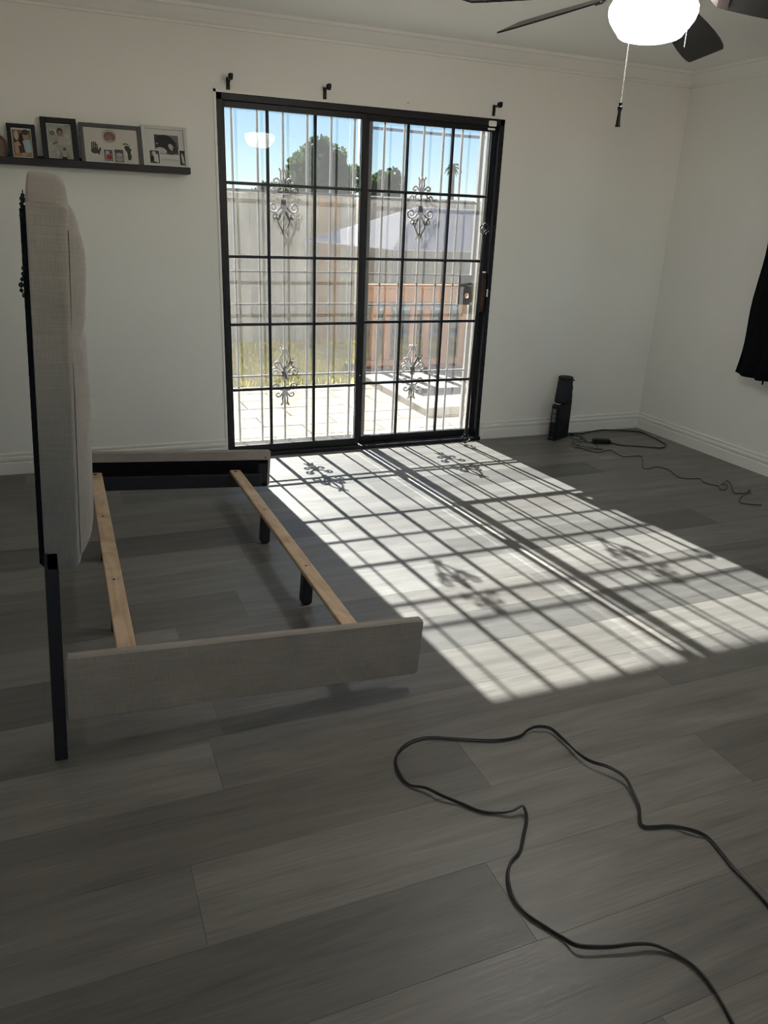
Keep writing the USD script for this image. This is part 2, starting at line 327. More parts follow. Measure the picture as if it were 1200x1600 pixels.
# ---------------------------------------------------------------- windows out of view that let daylight in
def window(n, axis, a0, a1, z0, z1, face, out):
    w = thing('window_%d' % n, kind='structure')
    mk = (lambda p, q, d0, d1, zz0, zz1: box(min(face + out * d0, face + out * d1), max(face + out * d0, face + out * d1), p, q, zz0, zz1)) if axis == 'y' else \
         (lambda p, q, d0, d1, zz0, zz1: box(p, q, min(face + out * d0, face + out * d1), max(face + out * d0, face + out * d1), zz0, zz1))
    f = 0.035
    obj('window_frame', [mk(a0, a0 + f, 0.06, 0.11, z0, z1), mk(a1 - f, a1, 0.06, 0.11, z0, z1), mk(a0, a1, 0.06, 0.11, z0, z0 + f), mk(a0, a1, 0.06, 0.11, z1 - f, z1),
                         mk((a0 + a1) / 2 - 0.018, (a0 + a1) / 2 + 0.018, 0.06, 0.11, z0, z1)], M_white, w)
    mid = (a0 + a1) / 2
    for p, q in ((a0 + f, mid - 0.018), (mid + 0.018, a1 - f)): obj('pane', mk(p, q, 0.083, 0.087, z0 + f, z1 - f), M_pane, w)
    obj('window_sill', mk(a0 - 0.03, a1 + 0.03, -0.03, 0.06, z0 - 0.02, z0), M_trim, w)
window(1, 'y', WY0, WY1, WZ0, WZ1, XR, 1)
window(2, 'x', RX0, RX1, RZ0, RZ1, YF, -1)
M_blind = usdkit.material(stage, LK + 'roller_blind', {'d': ('diffuse_bsdf', {'color': (0.75, 0.70, 0.60)}), 't': ('translucent_bsdf', {'color': (0.95, 0.88, 0.77)}), 'x': ('mix_closure', {'fac': 0.85}), 'c': ('transparent_bsdf', {'color': (1.0, 0.91, 0.80)}), 'y': ('mix_closure', {'fac': 0.6})}, [('d.BSDF', 'x.closure1'), ('t.BSDF', 'x.closure2'), ('x.closure', 'y.closure1'), ('c.BSDF', 'y.closure2')], surface='y.closure')
bl_ = thing('roller_blind', 'sheer cream roller blind drawn over the window behind the camera', 'blind', (0, 0, 0))
obj('blind_cloth', box(RX0 - 0.04, RX1 + 0.04, YF + 0.035, YF + 0.036, RZ0 - 0.05, RZ1 + 0.04), M_blind, bl_)
obj('roller', tube([(RX0 - 0.05, YF + 0.036, RZ1 + 0.05), (RX1 + 0.05, YF + 0.036, RZ1 + 0.05)], 0.02, 12), M_white, bl_, smooth=40)

# black curtain on the right wall, hung clear of the wall
def curtain():
    ny, nz = 150, 26
    V = []
    for k in range(nz):
        w = k / (nz - 1); z = 0.63 + (2.262 - 0.63) * w
        for i in range(ny):
            u = i / (ny - 1)
            edge = -0.990 - 0.035 * min(1, w * 3.2) - 0.012 * math.sin(w * 17)
            y = edge - u * 1.62
            amp = (0.024 + 0.008 * math.sin(5 * u + 1)) * (0.2 + 0.8 * min(1.0, u / 0.2))
            x = 3.112 + amp * math.sin(u * 2 * PI * 13 + 0.5 * math.sin(4 * w) + 0.9) * (0.75 + 0.4 * (1 - w)) - 0.012 * (1 - w)
            V.append((x, y, z - 0.016 * math.sin(min(u / 0.08, 1) * PI / 2) * (1 - w) ** 4))
    V = np.array(V); F = []
    for k in range(nz - 1):
        for i in range(ny - 1):
            a = k * ny + i; F += [(a, a + 1, a + ny + 1), (a, a + ny + 1, a + ny)]
    F = np.array(F)
    n = len(V); V2 = V + np.array([0.0025, 0, 0])
    rim = []
    for seq in ([i for i in range(ny)], [(nz - 1) * ny + i for i in range(ny)][::-1], [k * ny for k in range(nz)][::-1], [k * ny + ny - 1 for k in range(nz)]):
        for a, b in zip(seq, seq[1:]): rim += [(a, b, n + b), (a, n + b, n + a)]
    return trimesh.Trimesh(np.vstack([V, V2]), np.vstack([F, F[:, ::-1] + n, rim]), process=False)
cu = thing('window_curtain', 'black window curtain with a flared hem hanging on the right wall', 'curtain', (0, 0, 0))
obj('curtain_panel', curtain(), M_blackfab, cu, smooth=True)
obj('hem_weight', cbox(3.108, 3.116, -1.22, -1.21, 0.59, 0.64, 0.002), M_blackfab, cu)
rd = thing('curtain_rod', 'black curtain rod holding the curtain on the right wall', 'curtain rod', (0, 0, 0))
obj('rod', tube([(3.112, -0.90, 2.30), (3.112, -2.70, 2.30)], 0.011, 12), M_black, rd, smooth=40)
for y in (-0.95, -1.8, -2.65): obj('bracket', [cbox(3.225, XR, y - 0.012, y + 0.012, 2.26, 2.33), tube([(3.23, y, 2.30), (3.112, y, 2.285)], 0.006, 8)], M_black, rd)
for i in range(14): obj('ring', tube(np.stack([3.112 + 0.02 * np.cos(np.linspace(0, 2 * PI, 17)[:-1]), np.full(16, -1.02 - i * 0.12), 2.291 + 0.02 * np.sin(np.linspace(0, 2 * PI, 17)[:-1])], 1), 0.002, 5, closed=True), M_black, rd)
for s, y in ((1, -0.90), (-1, -2.70)): obj('finial', trimesh.creation.icosphere(2, 0.02).apply_translation((3.112, y, 2.30)), M_black, rd, smooth=True)

#@PART2
# ---------------------------------------------------------------- bed frame, leaning a little towards the door
def linen(name, sc):
    c0, c1 = np.array((0.24, 0.218, 0.199)), np.array((0.40, 0.366, 0.337))
    nodes = {'g': ('texture_coordinate', {}), 'm1': ('mapping', {'scale': (14 * sc, 14 * sc, 620 * sc)}), 'm2': ('mapping', {'scale': (620 * sc, 620 * sc, 30 * sc)}),
             'n1': ('noise_texture', {'scale': 1.0, 'detail': 2.0}), 'n2': ('noise_texture', {'scale': 1.0, 'detail': 2.0}), 'n3': ('noise_texture', {'scale': 7.0, 'detail': 2.0}),
             'a': ('math', {'math_type': 'add'}), 'b': ('math', {'math_type': 'multiply_add', 'value2': 0.35}), 'h': ('math', {'math_type': 'multiply', 'value2': 0.42}),
             'r': ('rgb_ramp', {'ramp': [(0.36, tuple(c0)), (0.80, tuple(c1))]}), 'bu': ('bump', {'strength': 0.35, 'distance': 0.0012}),
             'p': ('principled_bsdf', {'roughness': 0.9, 'specular_ior_level': 0.15, 'sheen_weight': 0.25, 'sheen_roughness': 0.4, 'sheen_tint': (0.9, 0.85, 0.8)})}
    return usdkit.material(stage, LK + name, nodes, [('g.object', 'm1.vector'), ('g.object', 'm2.vector'), ('g.object', 'n3.vector'), ('m1.vector', 'n1.vector'), ('m2.vector', 'n2.vector'),
        ('n1.fac', 'a.value1'), ('n2.fac', 'a.value2'), ('a.value', 'h.value1'), ('n3.fac', 'b.value1'), ('h.value', 'b.value3'), ('b.value', 'r.fac'), ('r.color', 'p.base_color'), ('a.value', 'bu.height'), ('bu.normal', 'p.normal')], surface='p.BSDF')
M_linen = linen('beige_linen', 0.8)
def pine():
    nodes = {'g': ('texture_coordinate', {}), 'm': ('mapping', {'scale': (26, 2.2, 26)}), 'm2': ('mapping', {'scale': (6, 5, 6)}), 'n': ('noise_texture', {'scale': 1.0, 'detail': 4.0, 'distortion': 1.0}), 'n2': ('noise_texture', {'scale': 1.0, 'detail': 2.0, 'distortion': 2.0}),
             'a': ('mix_float', {'fac': 0.5}), 'r': ('rgb_ramp', {'ramp': [(0.3, (0.42, 0.27, 0.16)), (0.5, (0.62, 0.46, 0.31)), (0.72, (0.74, 0.58, 0.42))]}), 'p': ('principled_bsdf', {'roughness': 0.6, 'specular_ior_level': 0.3})}
    return usdkit.material(stage, LK + 'pine_board', nodes, [('g.object', 'm.vector'), ('g.object', 'm2.vector'), ('m.vector', 'n.vector'), ('m2.vector', 'n2.vector'), ('n.fac', 'a.a'), ('n2.fac', 'a.b'), ('a.result', 'r.fac'), ('r.color', 'p.base_color')], surface='p.BSDF')
M_pine = pine()
LEAN = 0.0625
BX = -1.047
bed = UsdGeom.Xform.Define(stage, '/World/bed_frame'); used['/World/bed_frame'] = 1
ca, sa = math.cos(LEAN), math.sin(LEAN)
bed.AddTransformOp().Set(Gf.Matrix4d(ca, 0, -sa, 0, 0, 1, 0, 0, sa, 0, ca, 0, BX, -1.755, 0.0, 1))
bed = tag(bed, 'half-assembled beige upholstered bed frame with tall tufted headboard and two bare slats', 'bed frame')
HY = 1.01                                   # local y runs -HY (near) to HY (far)
def hb_top(y): return 1.478 + 0.076 * (1 - max(0.0, (abs(y) - 0.52) / 0.49) ** 2.0) ** 0.9
ys = np.concatenate([[-HY], np.linspace(-HY + 0.004, HY - 0.004, 60), [HY]])
def outline(inset):
    k = (HY - inset) / HY
    return [(y * k, hb_top(y) - inset) for y in ys] + [(HY - inset, 0.594 + inset), (-HY + inset, 0.594 + inset)]
P = []
for X, ins in ((-0.010, 0.004), (-0.004, 0.0), (0.050, 0.0), (0.066, 0.004), (0.075, 0.012), (0.079, 0.024)):
    P += [(X + 0.012, y, z) for y, z in outline(ins)]
hb = obj('headboard', hull(P), M_linen, bed, smooth=35)
# tufted cushion on its front: pillows pulled in at buttons
ny, nz = 170, 90
YY = np.linspace(-HY + 0.012, HY - 0.012, ny)
V = []
def tuft(y, z):
    zt = hb_top(y) - 0.06
    e = min(y + HY - 0.012, HY - 0.012 - y, zt - z, (z - 0.625))
    b = 0.040 * (1 - math.exp(-max(e, 0) / 0.035))
    for r, zz in enumerate((0.90, 1.17, 1.44)):
        off = 0.0 if r % 2 else 0.145
        yy = round((y - off) / 0.29) * 0.29 + off
        if abs(yy) > HY - 0.03 and r != 1: continue
        d2 = (y - yy) ** 2 + (z - zz) ** 2
        b -= 0.020 * math.exp(-d2 / 0.0016) + 0.012 * math.exp(-d2 / 0.008)
    d = abs(z - 1.17)
    return b - 0.006 * math.exp(-(d / 0.02) ** 2)
for k in range(nz):
    for i in range(ny):
        w = k / (nz - 1); y = YY[i]
        z = 0.625 + (hb_top(y) - 0.06 - 0.625) * w
        V.append((0.089 + tuft(y, z), y, z))
F = []
for k in range(nz - 1):
    for i in range(ny - 1):
        a = k * ny + i; F += [(a, a + 1, a + ny + 1), (a, a + ny + 1, a + ny)]
obj('tufted_cushion', (np.array(V), np.array(F)), M_linen, bed, smooth=True)
for r, zz in enumerate((0.90, 1.17)):
    off = 0.0 if r % 2 else 0.145
    for q in range(-4, 4):
        yy = q * 0.29 + off
        if abs(yy) < HY - 0.05: obj('button', trimesh.creation.icosphere(1, 0.011).apply_scale((0.5, 1, 1)).apply_translation((0.095 + tuft(yy, zz), yy, zz)), M_linen, bed, smooth=True)
obj('back_lining', hull([(X, y, z) for X, ins in ((-0.0105, 0.012), (0.002, 0.003)) for y in (-HY + ins, HY - ins) for z in (0.596 + ins, 1.470 - ins)]), M_blackfab, bed, smooth=30, label='black cloth backing of the headboard')
for s in (-1, 1):
    obj('post', cbox(0.0, 0.034, s * (HY - 0.016) - 0.016, s * (HY - 0.016) + 0.016, 0.002, 0.64, 0.002), M_blackwood, bed)
RZ = (0.128, 0.332)
for s in (-1, 1):
    o, i_ = s * HY, s * (HY - 0.030)
    y0, y1 = min(o, i_), max(o, i_)
    P = [(x, y, z) for x, e in ((0.040, 0.006), (0.046, 0.0), (1.104, 0.0), (1.112, 0.006)) for y, e2 in ((y0, 0.006), (y0 + 0.006, 0.0), (y1 - 0.006, 0.0), (y1, 0.006)) for z in (RZ[0] + e + e2, RZ[1] - e - e2)]
    rl = obj('side_rail', hull(P), M_linen, bed, smooth=25)
    inn = s * (HY - 0.030)
    a, b = (inn - s * 0.004, inn)
    obj('rail_lining', cbox(0.05, 1.098, min(a, b), max(a, b), RZ[0] + 0.001, RZ[1] - 0.052, 0.001), M_blackfab, rl, label='black lining on the inner face of the rail')
    a, b = (inn - s * 0.030, inn - s * 0.004)
    obj('slat_ledge', cbox(0.06, 1.06, min(a, b), max(a, b), RZ[0] + 0.012, 0.2085, 0.002), M_blackwood, rl)
    obj('corner_plate', [cbox(1.045, 1.092, inn - s * 0.004 - 0.002, inn - s * 0.004 + 0.002, 0.15, 0.26, 0.001)] + [cbox(1.062, 1.068, inn - s * 0.007 - 0.003, inn - s * 0.007 + 0.003, z, z + 0.006, 0.001) for z in (0.175, 0.205, 0.235)], M_black, rl)
    obj('bolt', trimesh.creation.icosphere(1, 0.0045).apply_translation((1.085, inn, RZ[1] - 0.038)), M_black, rl)
    # ragged hem threads under the rail
    rr = random.Random(5 + s)
    obj('loose_thread', [tube(spline([(x, o - s * 0.004, RZ[0] + 0.002), (x + rr.uniform(-.006, .006), o - s * 0.003, RZ[0] - rr.uniform(0.003, 0.008)), (x + rr.uniform(-.012, .012), o - s * 0.004, RZ[0] - rr.uniform(0.002, 0.014))], 3), 0.0005, 4) for x in [rr.uniform(0.08, 1.08) for _ in range(26)]], M_linen, rl, kind='stuff')
M_pine_edge = M_pine
SL = [(0.212, 0.0, 0.0), (0.930, 0.0, -0.024)]
for X, sk0, sk1 in SL:
    w = 0.029; L0, L1 = -HY + 0.036, HY - 0.036
    xa, xb = X + 0.5 * (sk0 - sk1) - 0.0, X - 0.5 * (sk0 - sk1)
    P = [(x + e * q, y, z) for y, x in ((L0, X - (sk1 - sk0) / 2), (L1, X + (sk1 - sk0) / 2)) for q in (-1, 1) for e, z in ((w - 0.003, 0.209), (w, 0.212), (w, 0.225), (w - 0.003, 0.228))]
    sl = obj('slat', hull(P), M_pine, bed, label='bare pine slat')
    for wy in (-1.41, -2.066):
        ly = wy + 1.755
        xc = X + (sk1 - sk0) / 2 * (ly / L1) * -1 * -1 + 0.006
        zf = (xc * sa) / ca + 0.0015       # where the floor is in the leaning frame
        leg = obj('leg', [cbox(xc - 0.021, xc + 0.021, ly - 0.021, ly + 0.021, zf + 0.012, 0.209, 0.002), hull([(xc + sx * r, ly + sy * r, z) for r, z in ((0.021, zf + 0.012), (0.012, zf)) for sx in (-1, 1) for sy in (-1, 1)])], M_blackwood, bed)
        obj('screw', [lathe([(0, 0), (0.006, 0), (0.005, 0.0012), (0, 0.0014)], 10, (xc - 0.008, ly, 0.2278)), lathe([(0, 0), (0.004, 0), (0, 0.001)], 8, (xc + 0.006, ly + 0.004, 0.2278))], M_black, sl)
    for e in (L0 + 0.03, L1 - 0.03):
        obj('screw', lathe([(0, 0), (0.009, 0), (0.008, 0.0015), (0, 0.0018)], 10, (X + (sk1 - sk0) / 2 * (e / L1) - 0.004, e, 0.2278)), M_black, sl)

# black beaded cord hooked over the back of the headboard
bd = thing('bead_cord', 'string of black beads hanging down the back edge of the headboard', 'beads', (0, 0, 0))
def hb_world(X, y, Z): X += 0.027; return np.array([BX + X * ca + Z * sa, y - 1.755, -X * sa + Z * ca])
ctrl = [hb_world(-0.030, -0.985, 1.485), hb_world(-0.034, -0.995, 1.46), hb_world(-0.031, -0.995, 1.43), hb_world(-0.030, -0.99, 1.39), hb_world(-0.034, -0.995, 1.34), hb_world(-0.040, -1.0, 1.31), hb_world(-0.043, -1.0, 1.288), hb_world(-0.035, -0.995, 1.272), hb_world(-0.031, -0.99, 1.30), hb_world(-0.033, -0.98, 1.36), hb_world(-0.031, -0.97, 1.44), hb_world(-0.030, -0.96, 1.50)]
Q = spline(ctrl, 8)
obj('cord', tube(Q, 0.0012, 5), M_blackfab, bd)
L = np.concatenate([[0], np.cumsum(np.linalg.norm(np.diff(Q, axis=0), axis=1))])
for k, s in enumerate(np.arange(0.004, L[-1], 0.0125)):
    p = np.array([np.interp(s, L, Q[:, c]) for c in range(3)])
    obj('bead', trimesh.creation.icosphere(1, 0.0045 + 0.0015 * ((k * 7) % 3 == 0)).apply_translation(p), M_blackplastic, bd, smooth=True)

# ---------------------------------------------------------------- picture ledge with frames
ledge = thing('picture_ledge', 'long black picture ledge mounted on the wall left of the door', 'shelf', (0, 0, 0))
SZ = 1.654
obj('shelf_board', cbox(-1.75, -0.172, -0.100, -0.001, SZ, SZ + 0.014, 0.001), M_blackwood, ledge)
obj('front_lip', cbox(-1.75, -0.172, -0.112, -0.100, SZ, SZ + 0.033, 0.0015), M_blackwood, ledge)
obj('back_rail', cbox(-1.75, -0.172, -0.014, -0.001, SZ + 0.014, SZ + 0.050, 0.001), M_blackwood, ledge)

def print_mesh(name, m_w, m_h, shapes, parent, o, ux, uz, nn, kind=None):
    """flat print: coloured polygons in unit coordinates (u right, v down), each a hair above the last"""
    V, F, C = [], [], []
    for k, (poly, col) in enumerate(shapes):
        poly = poly.intersection(sg.box(0, 0, 1, 1))
        for g in getattr(poly, 'geoms', [poly]):
            if g.is_empty or g.geom_type != 'Polygon': continue
            v2, f2 = trimesh.creation.triangulate_polygon(g, engine='earcut')
            n0 = len(V)
            for u, v in v2:
                V.append(o + ux * (u * m_w) - uz * (v * m_h) + nn * (0.00012 * (k + 1))); C.append(col)
            for f in f2: F.append([n0 + a for a in f])
    V = np.array(V); F = np.array(F)
    nr = np.cross(V[F[:, 1]] - V[F[:, 0]], V[F[:, 2]] - V[F[:, 0]])
    F = np.where(((nr @ nn) < 0)[:, None], F[:, ::-1], F)
    g = usdkit.mesh(stage, path_of(name, parent), (V, F), M_print)
    UsdGeom.PrimvarsAPI(g).CreatePrimvar('inkcolor', Sdf.ValueTypeNames.Color3fArray, 'vertex').Set(Vt.Vec3fArray.FromNumpy(np.array(C, np.float32)))
    return g.GetPrim()
M_print = usdkit.material(stage, LK + 'photo_print', {'a': ('attribute', {'attribute': 'inkcolor'}), 'p': ('principled_bsdf', {'roughness': 0.35, 'specular_ior_level': 0.4})}, [('a.color', 'p.base_color')], surface='p.BSDF')
def el(cx, cy, rx, ry, rot=0):
    from shapely import affinity
    return affinity.rotate(affinity.scale(sg.Point(0, 0).buffer(1, 10), rx, ry), rot).buffer(0) if False else affinity.translate(affinity.rotate(affinity.scale(sg.Point(0, 0).buffer(1, 8), rx, ry), rot, origin=(0, 0)), cx, cy)
bxx = sg.box
pg = sg.Polygon
FULL = bxx(0, 0, 1, 1)
def frame(name, label, x0, x1, zt, bw, depth, m, shapes, mat_=None, inset=(0, 0, 0, 0), clip=None, yb=-0.090):
    """a picture frame leaning on the wall: lower edge on the ledge at yb"""
    H = zt - (SZ + 0.0145); W = x1 - x0
    lean = math.asin(min(0.6, (-0.018 - depth - yb) / H)) if (-0.018 - depth - yb) > 0 else 0.0
    t = thing(name, label, 'picture frame', (0, 0, 0))
    o = np.array([x0, yb, SZ + 0.0145]); ux = np.array([1.0, 0, 0]); uz = np.array([0, math.sin(lean), math.cos(lean)]); nn = np.array([0, -math.cos(lean), math.sin(lean)])
    HL = H / math.cos(lean)
    def slab(u0, u1, v0, v1, d0, d1, b=0.001):
        c = cbox(u0, u1, v0, v1, d0, d1, b); v = c.vertices
        c.vertices = o + v[:, :1] * ux + v[:, 1:2] * uz + v[:, 2:] * nn; c.fix_normals(); return c
    obj('moulding', [slab(0, bw, 0, HL, -depth, 0.0, 0.0015), slab(W - bw, W, 0, HL, -depth, 0.0, 0.0015), slab(bw, W - bw, 0, bw, -depth, 0.0, 0.0015), slab(bw, W - bw, HL - bw, HL, -depth, 0.0, 0.0015)], m, t)
    obj('backing', slab(bw * 0.5, W - bw * 0.5, bw * 0.5, HL - bw * 0.5, -depth + 0.001, -0.008, 0.0005), M_white if mat_ is None else mat_, t)
    l, r, tp, bt = inset
    w, h = W - 2 * bw - l - r, HL - 2 * bw - tp - bt
    print_mesh('photograph', w, h, shapes, t, o + ux * (bw + l) + uz * (HL - bw - tp) - nn * 0.0078, ux, uz, nn)
    if clip: obj('clip', slab(W * 0.53, W * 0.66, bw - 0.002, bw + 0.008, -0.006, 0.001, 0.0008), M_black, t)
    return t
SK, HAIR, CREAM = (0.38, 0.25, 0.19), (0.035, 0.022, 0.018), (0.55, 0.53, 0.48)
couple = [(FULL, (0.60, 0.56, 0.54)), (bxx(.05, .06, .95, .94), (0.20, 0.14, 0.09)), (bxx(.6, .06, .95, .4), (0.16, 0.17, 0.11)), (el(.30, .38, .19, .26), HAIR), (el(.52, .42, .12, .30, 12), HAIR),
          (pg([(.10, .5), (.32, .42), (.5, .62), (.45, .9), (.12, .93)]), (0.44, 0.28, 0.19)), (el(.25, .25, .12, .16), (0.50, 0.38, 0.31)), (pg([(.30, .60), (.52, .55), (.62, .88), (.34, .86)]), (0.05, 0.035, 0.04)),
          (el(.70, .25, .15, .18), SK), (el(.70, .13, .16, .09), (0.06, 0.045, 0.035)), (pg([(.52, .42), (.9, .36), (.95, .82), (.66, .84)]), (0.36, 0.47, 0.52)), (pg([(.10, .84), (.6, .82), (.95, .78), (.95, .92), (.12, .95)]), (0.35, 0.21, 0.14)), (el(.55, .87, .13, .06), (0.5, 0.33, 0.25))]
frame('photo_frame', 'small black frame with a photo of a couple, leftmost framed photo on the ledge', -1.064, -0.932, 1.847, 0.019, 0.016, M_blackwood, couple)
rr = random.Random(8)
baby = [(FULL, (0.52, 0.51, 0.48)), (bxx(.04, .03, .96, .97), (0.36, 0.36, 0.32))]
for _ in range(16): baby.append((el(rr.uniform(.1, .9), rr.uniform(.1, .95), rr.uniform(.06, .18), rr.uniform(.03, .07), rr.uniform(0, 180)), tuple(np.array((0.38, 0.38, 0.34)) * rr.uniform(.75, 1.35))))
baby += [(el(.53, .24, .13, .12), (0.09, 0.07, 0.06)), (el(.54, .28, .10, .085), (0.33, 0.18, 0.14)), (el(.22, .28, .10, .065), (0.13, 0.12, 0.10)), (el(.22, .28, .06, .035), (0.22, 0.20, 0.17)), (pg([(.45, .38), (.72, .38), (.8, .6), (.42, .62)]), (0.42, 0.42, 0.36)), (el(.30, .56, .13, .03, 160), (0.16, 0.16, 0.13)),
         (el(.66, .72, .07, .045), (0.11, 0.11, 0.09)), (pg([(.4, .98), (.5, .72), (.6, .98)]), (0.24, 0.24, 0.20)), (pg([(.7, .98), (.75, .75), (.9, .95)]), (0.26, 0.26, 0.21)), (bxx(.76, .035, .84, .055), (0.12, 0.11, 0.10)), (bxx(.88, .04, .94, .06), (0.12, 0.11, 0.10))]
frame('photo_frame', 'wide black frame with a photo of a baby on a pale blanket', -0.905, -0.733, 1.888, 0.027, 0.018, M_blackwood, baby, clip=True)
MATB, INK = (0.60, 0.58, 0.53), (0.065, 0.06, 0.058)
hand = [(el(.185, .66, .075, .085), INK), (bxx(.125, .42, .150, .60), INK), (bxx(.158, .40, .182, .60), INK), (bxx(.190, .41, .214, .60), INK), (bxx(.220, .46, .242, .62), INK), (pg([(.22, .72), (.285, .55), (.305, .58), (.26, .78)]), INK)]
foot = [(el(.80, .56, .055, .10, -18), INK), (el(.825, .78, .038, .105, 4), INK), (pg([(.775, .58), (.85, .6), (.85, .8), (.80, .8)]), INK)] + [(el(.735 + i * .033, .425 + .012 * i * (i - 2) + (0.05 if i == 4 else 0), .016 - .0018 * i, .026 - .002 * i), INK) for i in range(5)]
circ = [(el(.47, .22, .135, .20), (0.50, 0.48, 0.44))] + [(el(.47 + .112 * math.cos(a), .22 + .165 * math.sin(a), .006, .012), (0.22, 0.21, 0.2)) for a in np.linspace(-2.6, 0.7, 18)] + [(el(.475, .25, .105, .15), (0.20, 0.12, 0.10)), (el(.46, .27, .07, .085), (0.32, 0.16, 0.12)), (el(.50, .37, .075, .035), (0.40, 0.36, 0.33))]
two = [(bxx(.325, .60, .52, 1.0), (0.66, 0.65, 0.62)), (bxx(.345, .62, .505, .95), (0.10, 0.10, 0.11)), (bxx(.36, .74, .49, .94), (0.27, 0.27, 0.29)), (el(.44, .83, .055, .075), (0.34, 0.04, 0.06)), (el(.41, .70, .04, .05), (0.42, 0.40, 0.40)), (bxx(.55, .60, .71, .95), (0.10, 0.10, 0.11)), (bxx(.56, .70, .70, .94), (0.25, 0.25, 0.25)), (el(.63, .75, .05, .06), (0.42, 0.42, 0.41)), (el(.63, .88, .07, .05), (0.36, 0.36, 0.35))]
frame('photo_frame', 'wide grey frame with an ink handprint and footprint beside baby photos', -0.722, -0.414, 1.876, 0.020, 0.020, M_lead, [(FULL, MATB), (el(.185, .58, .135, .33), (0.53, 0.51, 0.47)), (el(.185, .58, .128, .315), MATB), (el(.81, .58, .135, .33), (0.53, 0.51, 0.47)), (el(.81, .58, .128, .315), MATB)] + hand + foot + circ + two, yb=-0.092)
GR = (0.62, 0.62, 0.60)
scan = [(bxx(.24, .14, .86, .66), (0.06, 0.06, 0.065)), (pg([(.24, .14), (.86, .14), (.86, .60), (.80, .32), (.55, .18)]), (0.16, 0.16, 0.17)), (el(.52, .36, .26, .22, 20), (0.030, 0.030, 0.034)), (pg([(.26, .48), (.45, .62), (.66, .66), (.80, .62), (.82, .66), (.24, .66)]), (0.36, 0.36, 0.36)), (el(.42, .55, .13, .07, 20), (0.50, 0.50, 0.50)), (el(.66, .46, .06, .10, -30), (0.45, 0.45, 0.45)), (el(.74, .52, .05, .05), (0.05, 0.05, 0.05)), (el(.30, .38, .02, .02), (0.5, 0.5, 0.5))]
small = [(bxx(.06, .54, .35, .94), (0.66, 0.66, 0.64)), (bxx(.09, .57, .335, .91), (0.07, 0.07, 0.07)), (el(.20, .64, .05, .05), (0.5, 0.5, 0.5)), (pg([(.13, .70), (.30, .66), (.31, .90), (.20, .86)]), (0.6, 0.6, 0.6)), (el(.15, .78, .045, .08), (0.015, 0.015, 0.015)), (bxx(.84, .50, 1.0, .96), (0.66, 0.66, 0.64)), (bxx(.865, .53, 1.0, .92), (0.03, 0.03, 0.035)), (pg([(.90, .66), (.97, .68), (.99, .90), (.95, .86), (.93, .90)]), (0.5, 0.5, 0.5)), (el(.935, .64, .025, .03), (0.45, 0.45, 0.45))]
sq = sg.LineString([(.40 + .42 * t, .80 + .018 * math.sin(t * 60) + .008 * math.sin(t * 23)) for t in np.linspace(0, 1, 120)]).buffer(0.005)
frame('photo_frame', 'white frame with an ultrasound picture, rightmost on the ledge', -0.412, -0.176, 1.888, 0.017, 0.020, M_whiteframe, [(FULL, GR)] + scan + small + [(sq, (0.36, 0.36, 0.36))], yb=-0.092)
# arched wooden frame at the picture's left edge, with a paler card in front of it
af = thing('arched_frame', 'small arched reddish wood frame beside the couple photo', 'picture frame', (0, 0, 0))
arch = bxx(-1.165, SZ + 0.0145, -1.070, SZ + 0.09).union(sg.Point(-1.1175, SZ + 0.09).buffer(0.0475, 24))
m = extrude(arch.difference(arch.buffer(-0.013)), 0.02); v = m.vertices.copy(); m.vertices = np.stack([v[:, 0], -0.055 + v[:, 2], v[:, 1]], 1); m.fix_normals()
obj('moulding', m, mat('red_wood', (0.085, 0.022, 0.016), 0.4, var=0.3, scale=(40, 40, 8)), af)
m = extrude(arch.buffer(-0.012), 0.006); v = m.vertices.copy(); m.vertices = np.stack([v[:, 0], -0.042 + v[:, 2], v[:, 1]], 1); m.fix_normals()
obj('picture', m, mat('tan_picture', (0.22, 0.15, 0.085), 0.5, var=0.5, scale=(60, 60, 60)), af)

# ---------------------------------------------------------------- small things on the walls
for k, (x, lb) in enumerate(((0.068, 'black curtain rod bracket above the left end of the door'), (0.622, 'black curtain rod bracket above the middle of the door'), (1.728, 'black curtain rod bracket above the right end of the door'))):
    b = thing('rod_bracket', lb, 'curtain bracket', (x, 0, 2.094), group=None)
    obj('wall_plate', cbox(-0.010, 0.010, -0.007, 0.0, 0.0, 0.062, 0.002), M_black, b)
    obj('arm', [tube([(0, -0.004, 0.052), (0, -0.03, 0.053), (0, -0.068, 0.048)], 0.0055, 8)] + ([hull([(sx * .005, y, z) for sx in (-1, 1) for y, z in ((-.006, .012), (-.006, .046), (-.05, .046))])] if k == 0 else []), M_black, b)
    a = np.linspace(0.25 * PI, -1.25 * PI, 14)
    U = np.stack([np.zeros(14), -0.075 + 0.015 * np.cos(a), 0.058 + 0.015 * np.sin(a)], 1)
    m_ = tube(U, 0.0045, 6); 
    obj('cup', [m_] + [m_.copy().apply_translation((dx, 0, 0)) for dx in (-0.006, 0.006)], M_black, b)
t = thing('wall_outlet', 'white wall outlet behind the headboard near the skirting', 'outlet', (-0.812, 0, 0.362))
obj('cover_plate', cbox(-0.036, 0.036, -0.006, 0.0, -0.058, 0.058, 0.002), M_white, t)
for z in (-0.02, 0.02):
    s_ = obj('socket', rrect(-0.0165, 0.0165, z - 0.014, z + 0.014, 0.007, -0.005, 0.003), M_white, t)
    obj('slot', [box(-0.008, -0.006, -0.0085, -0.007, z - 0.003, z + 0.006), box(0.006, 0.008, -0.0085, -0.007, z - 0.003, z + 0.006)], M_black, s_)
sc = thing('wall_screw', 'tiny grey screw in the wall above the door', 'screw', (1.142, 0, 2.118))
obj('shank', trimesh.creation.cylinder(0.002, 0.008, 8).apply_transform(trimesh.transformations.rotation_matrix(PI / 2, [1, 0, 0])).apply_translation((0, -0.003, 0)), M_nickel, sc)
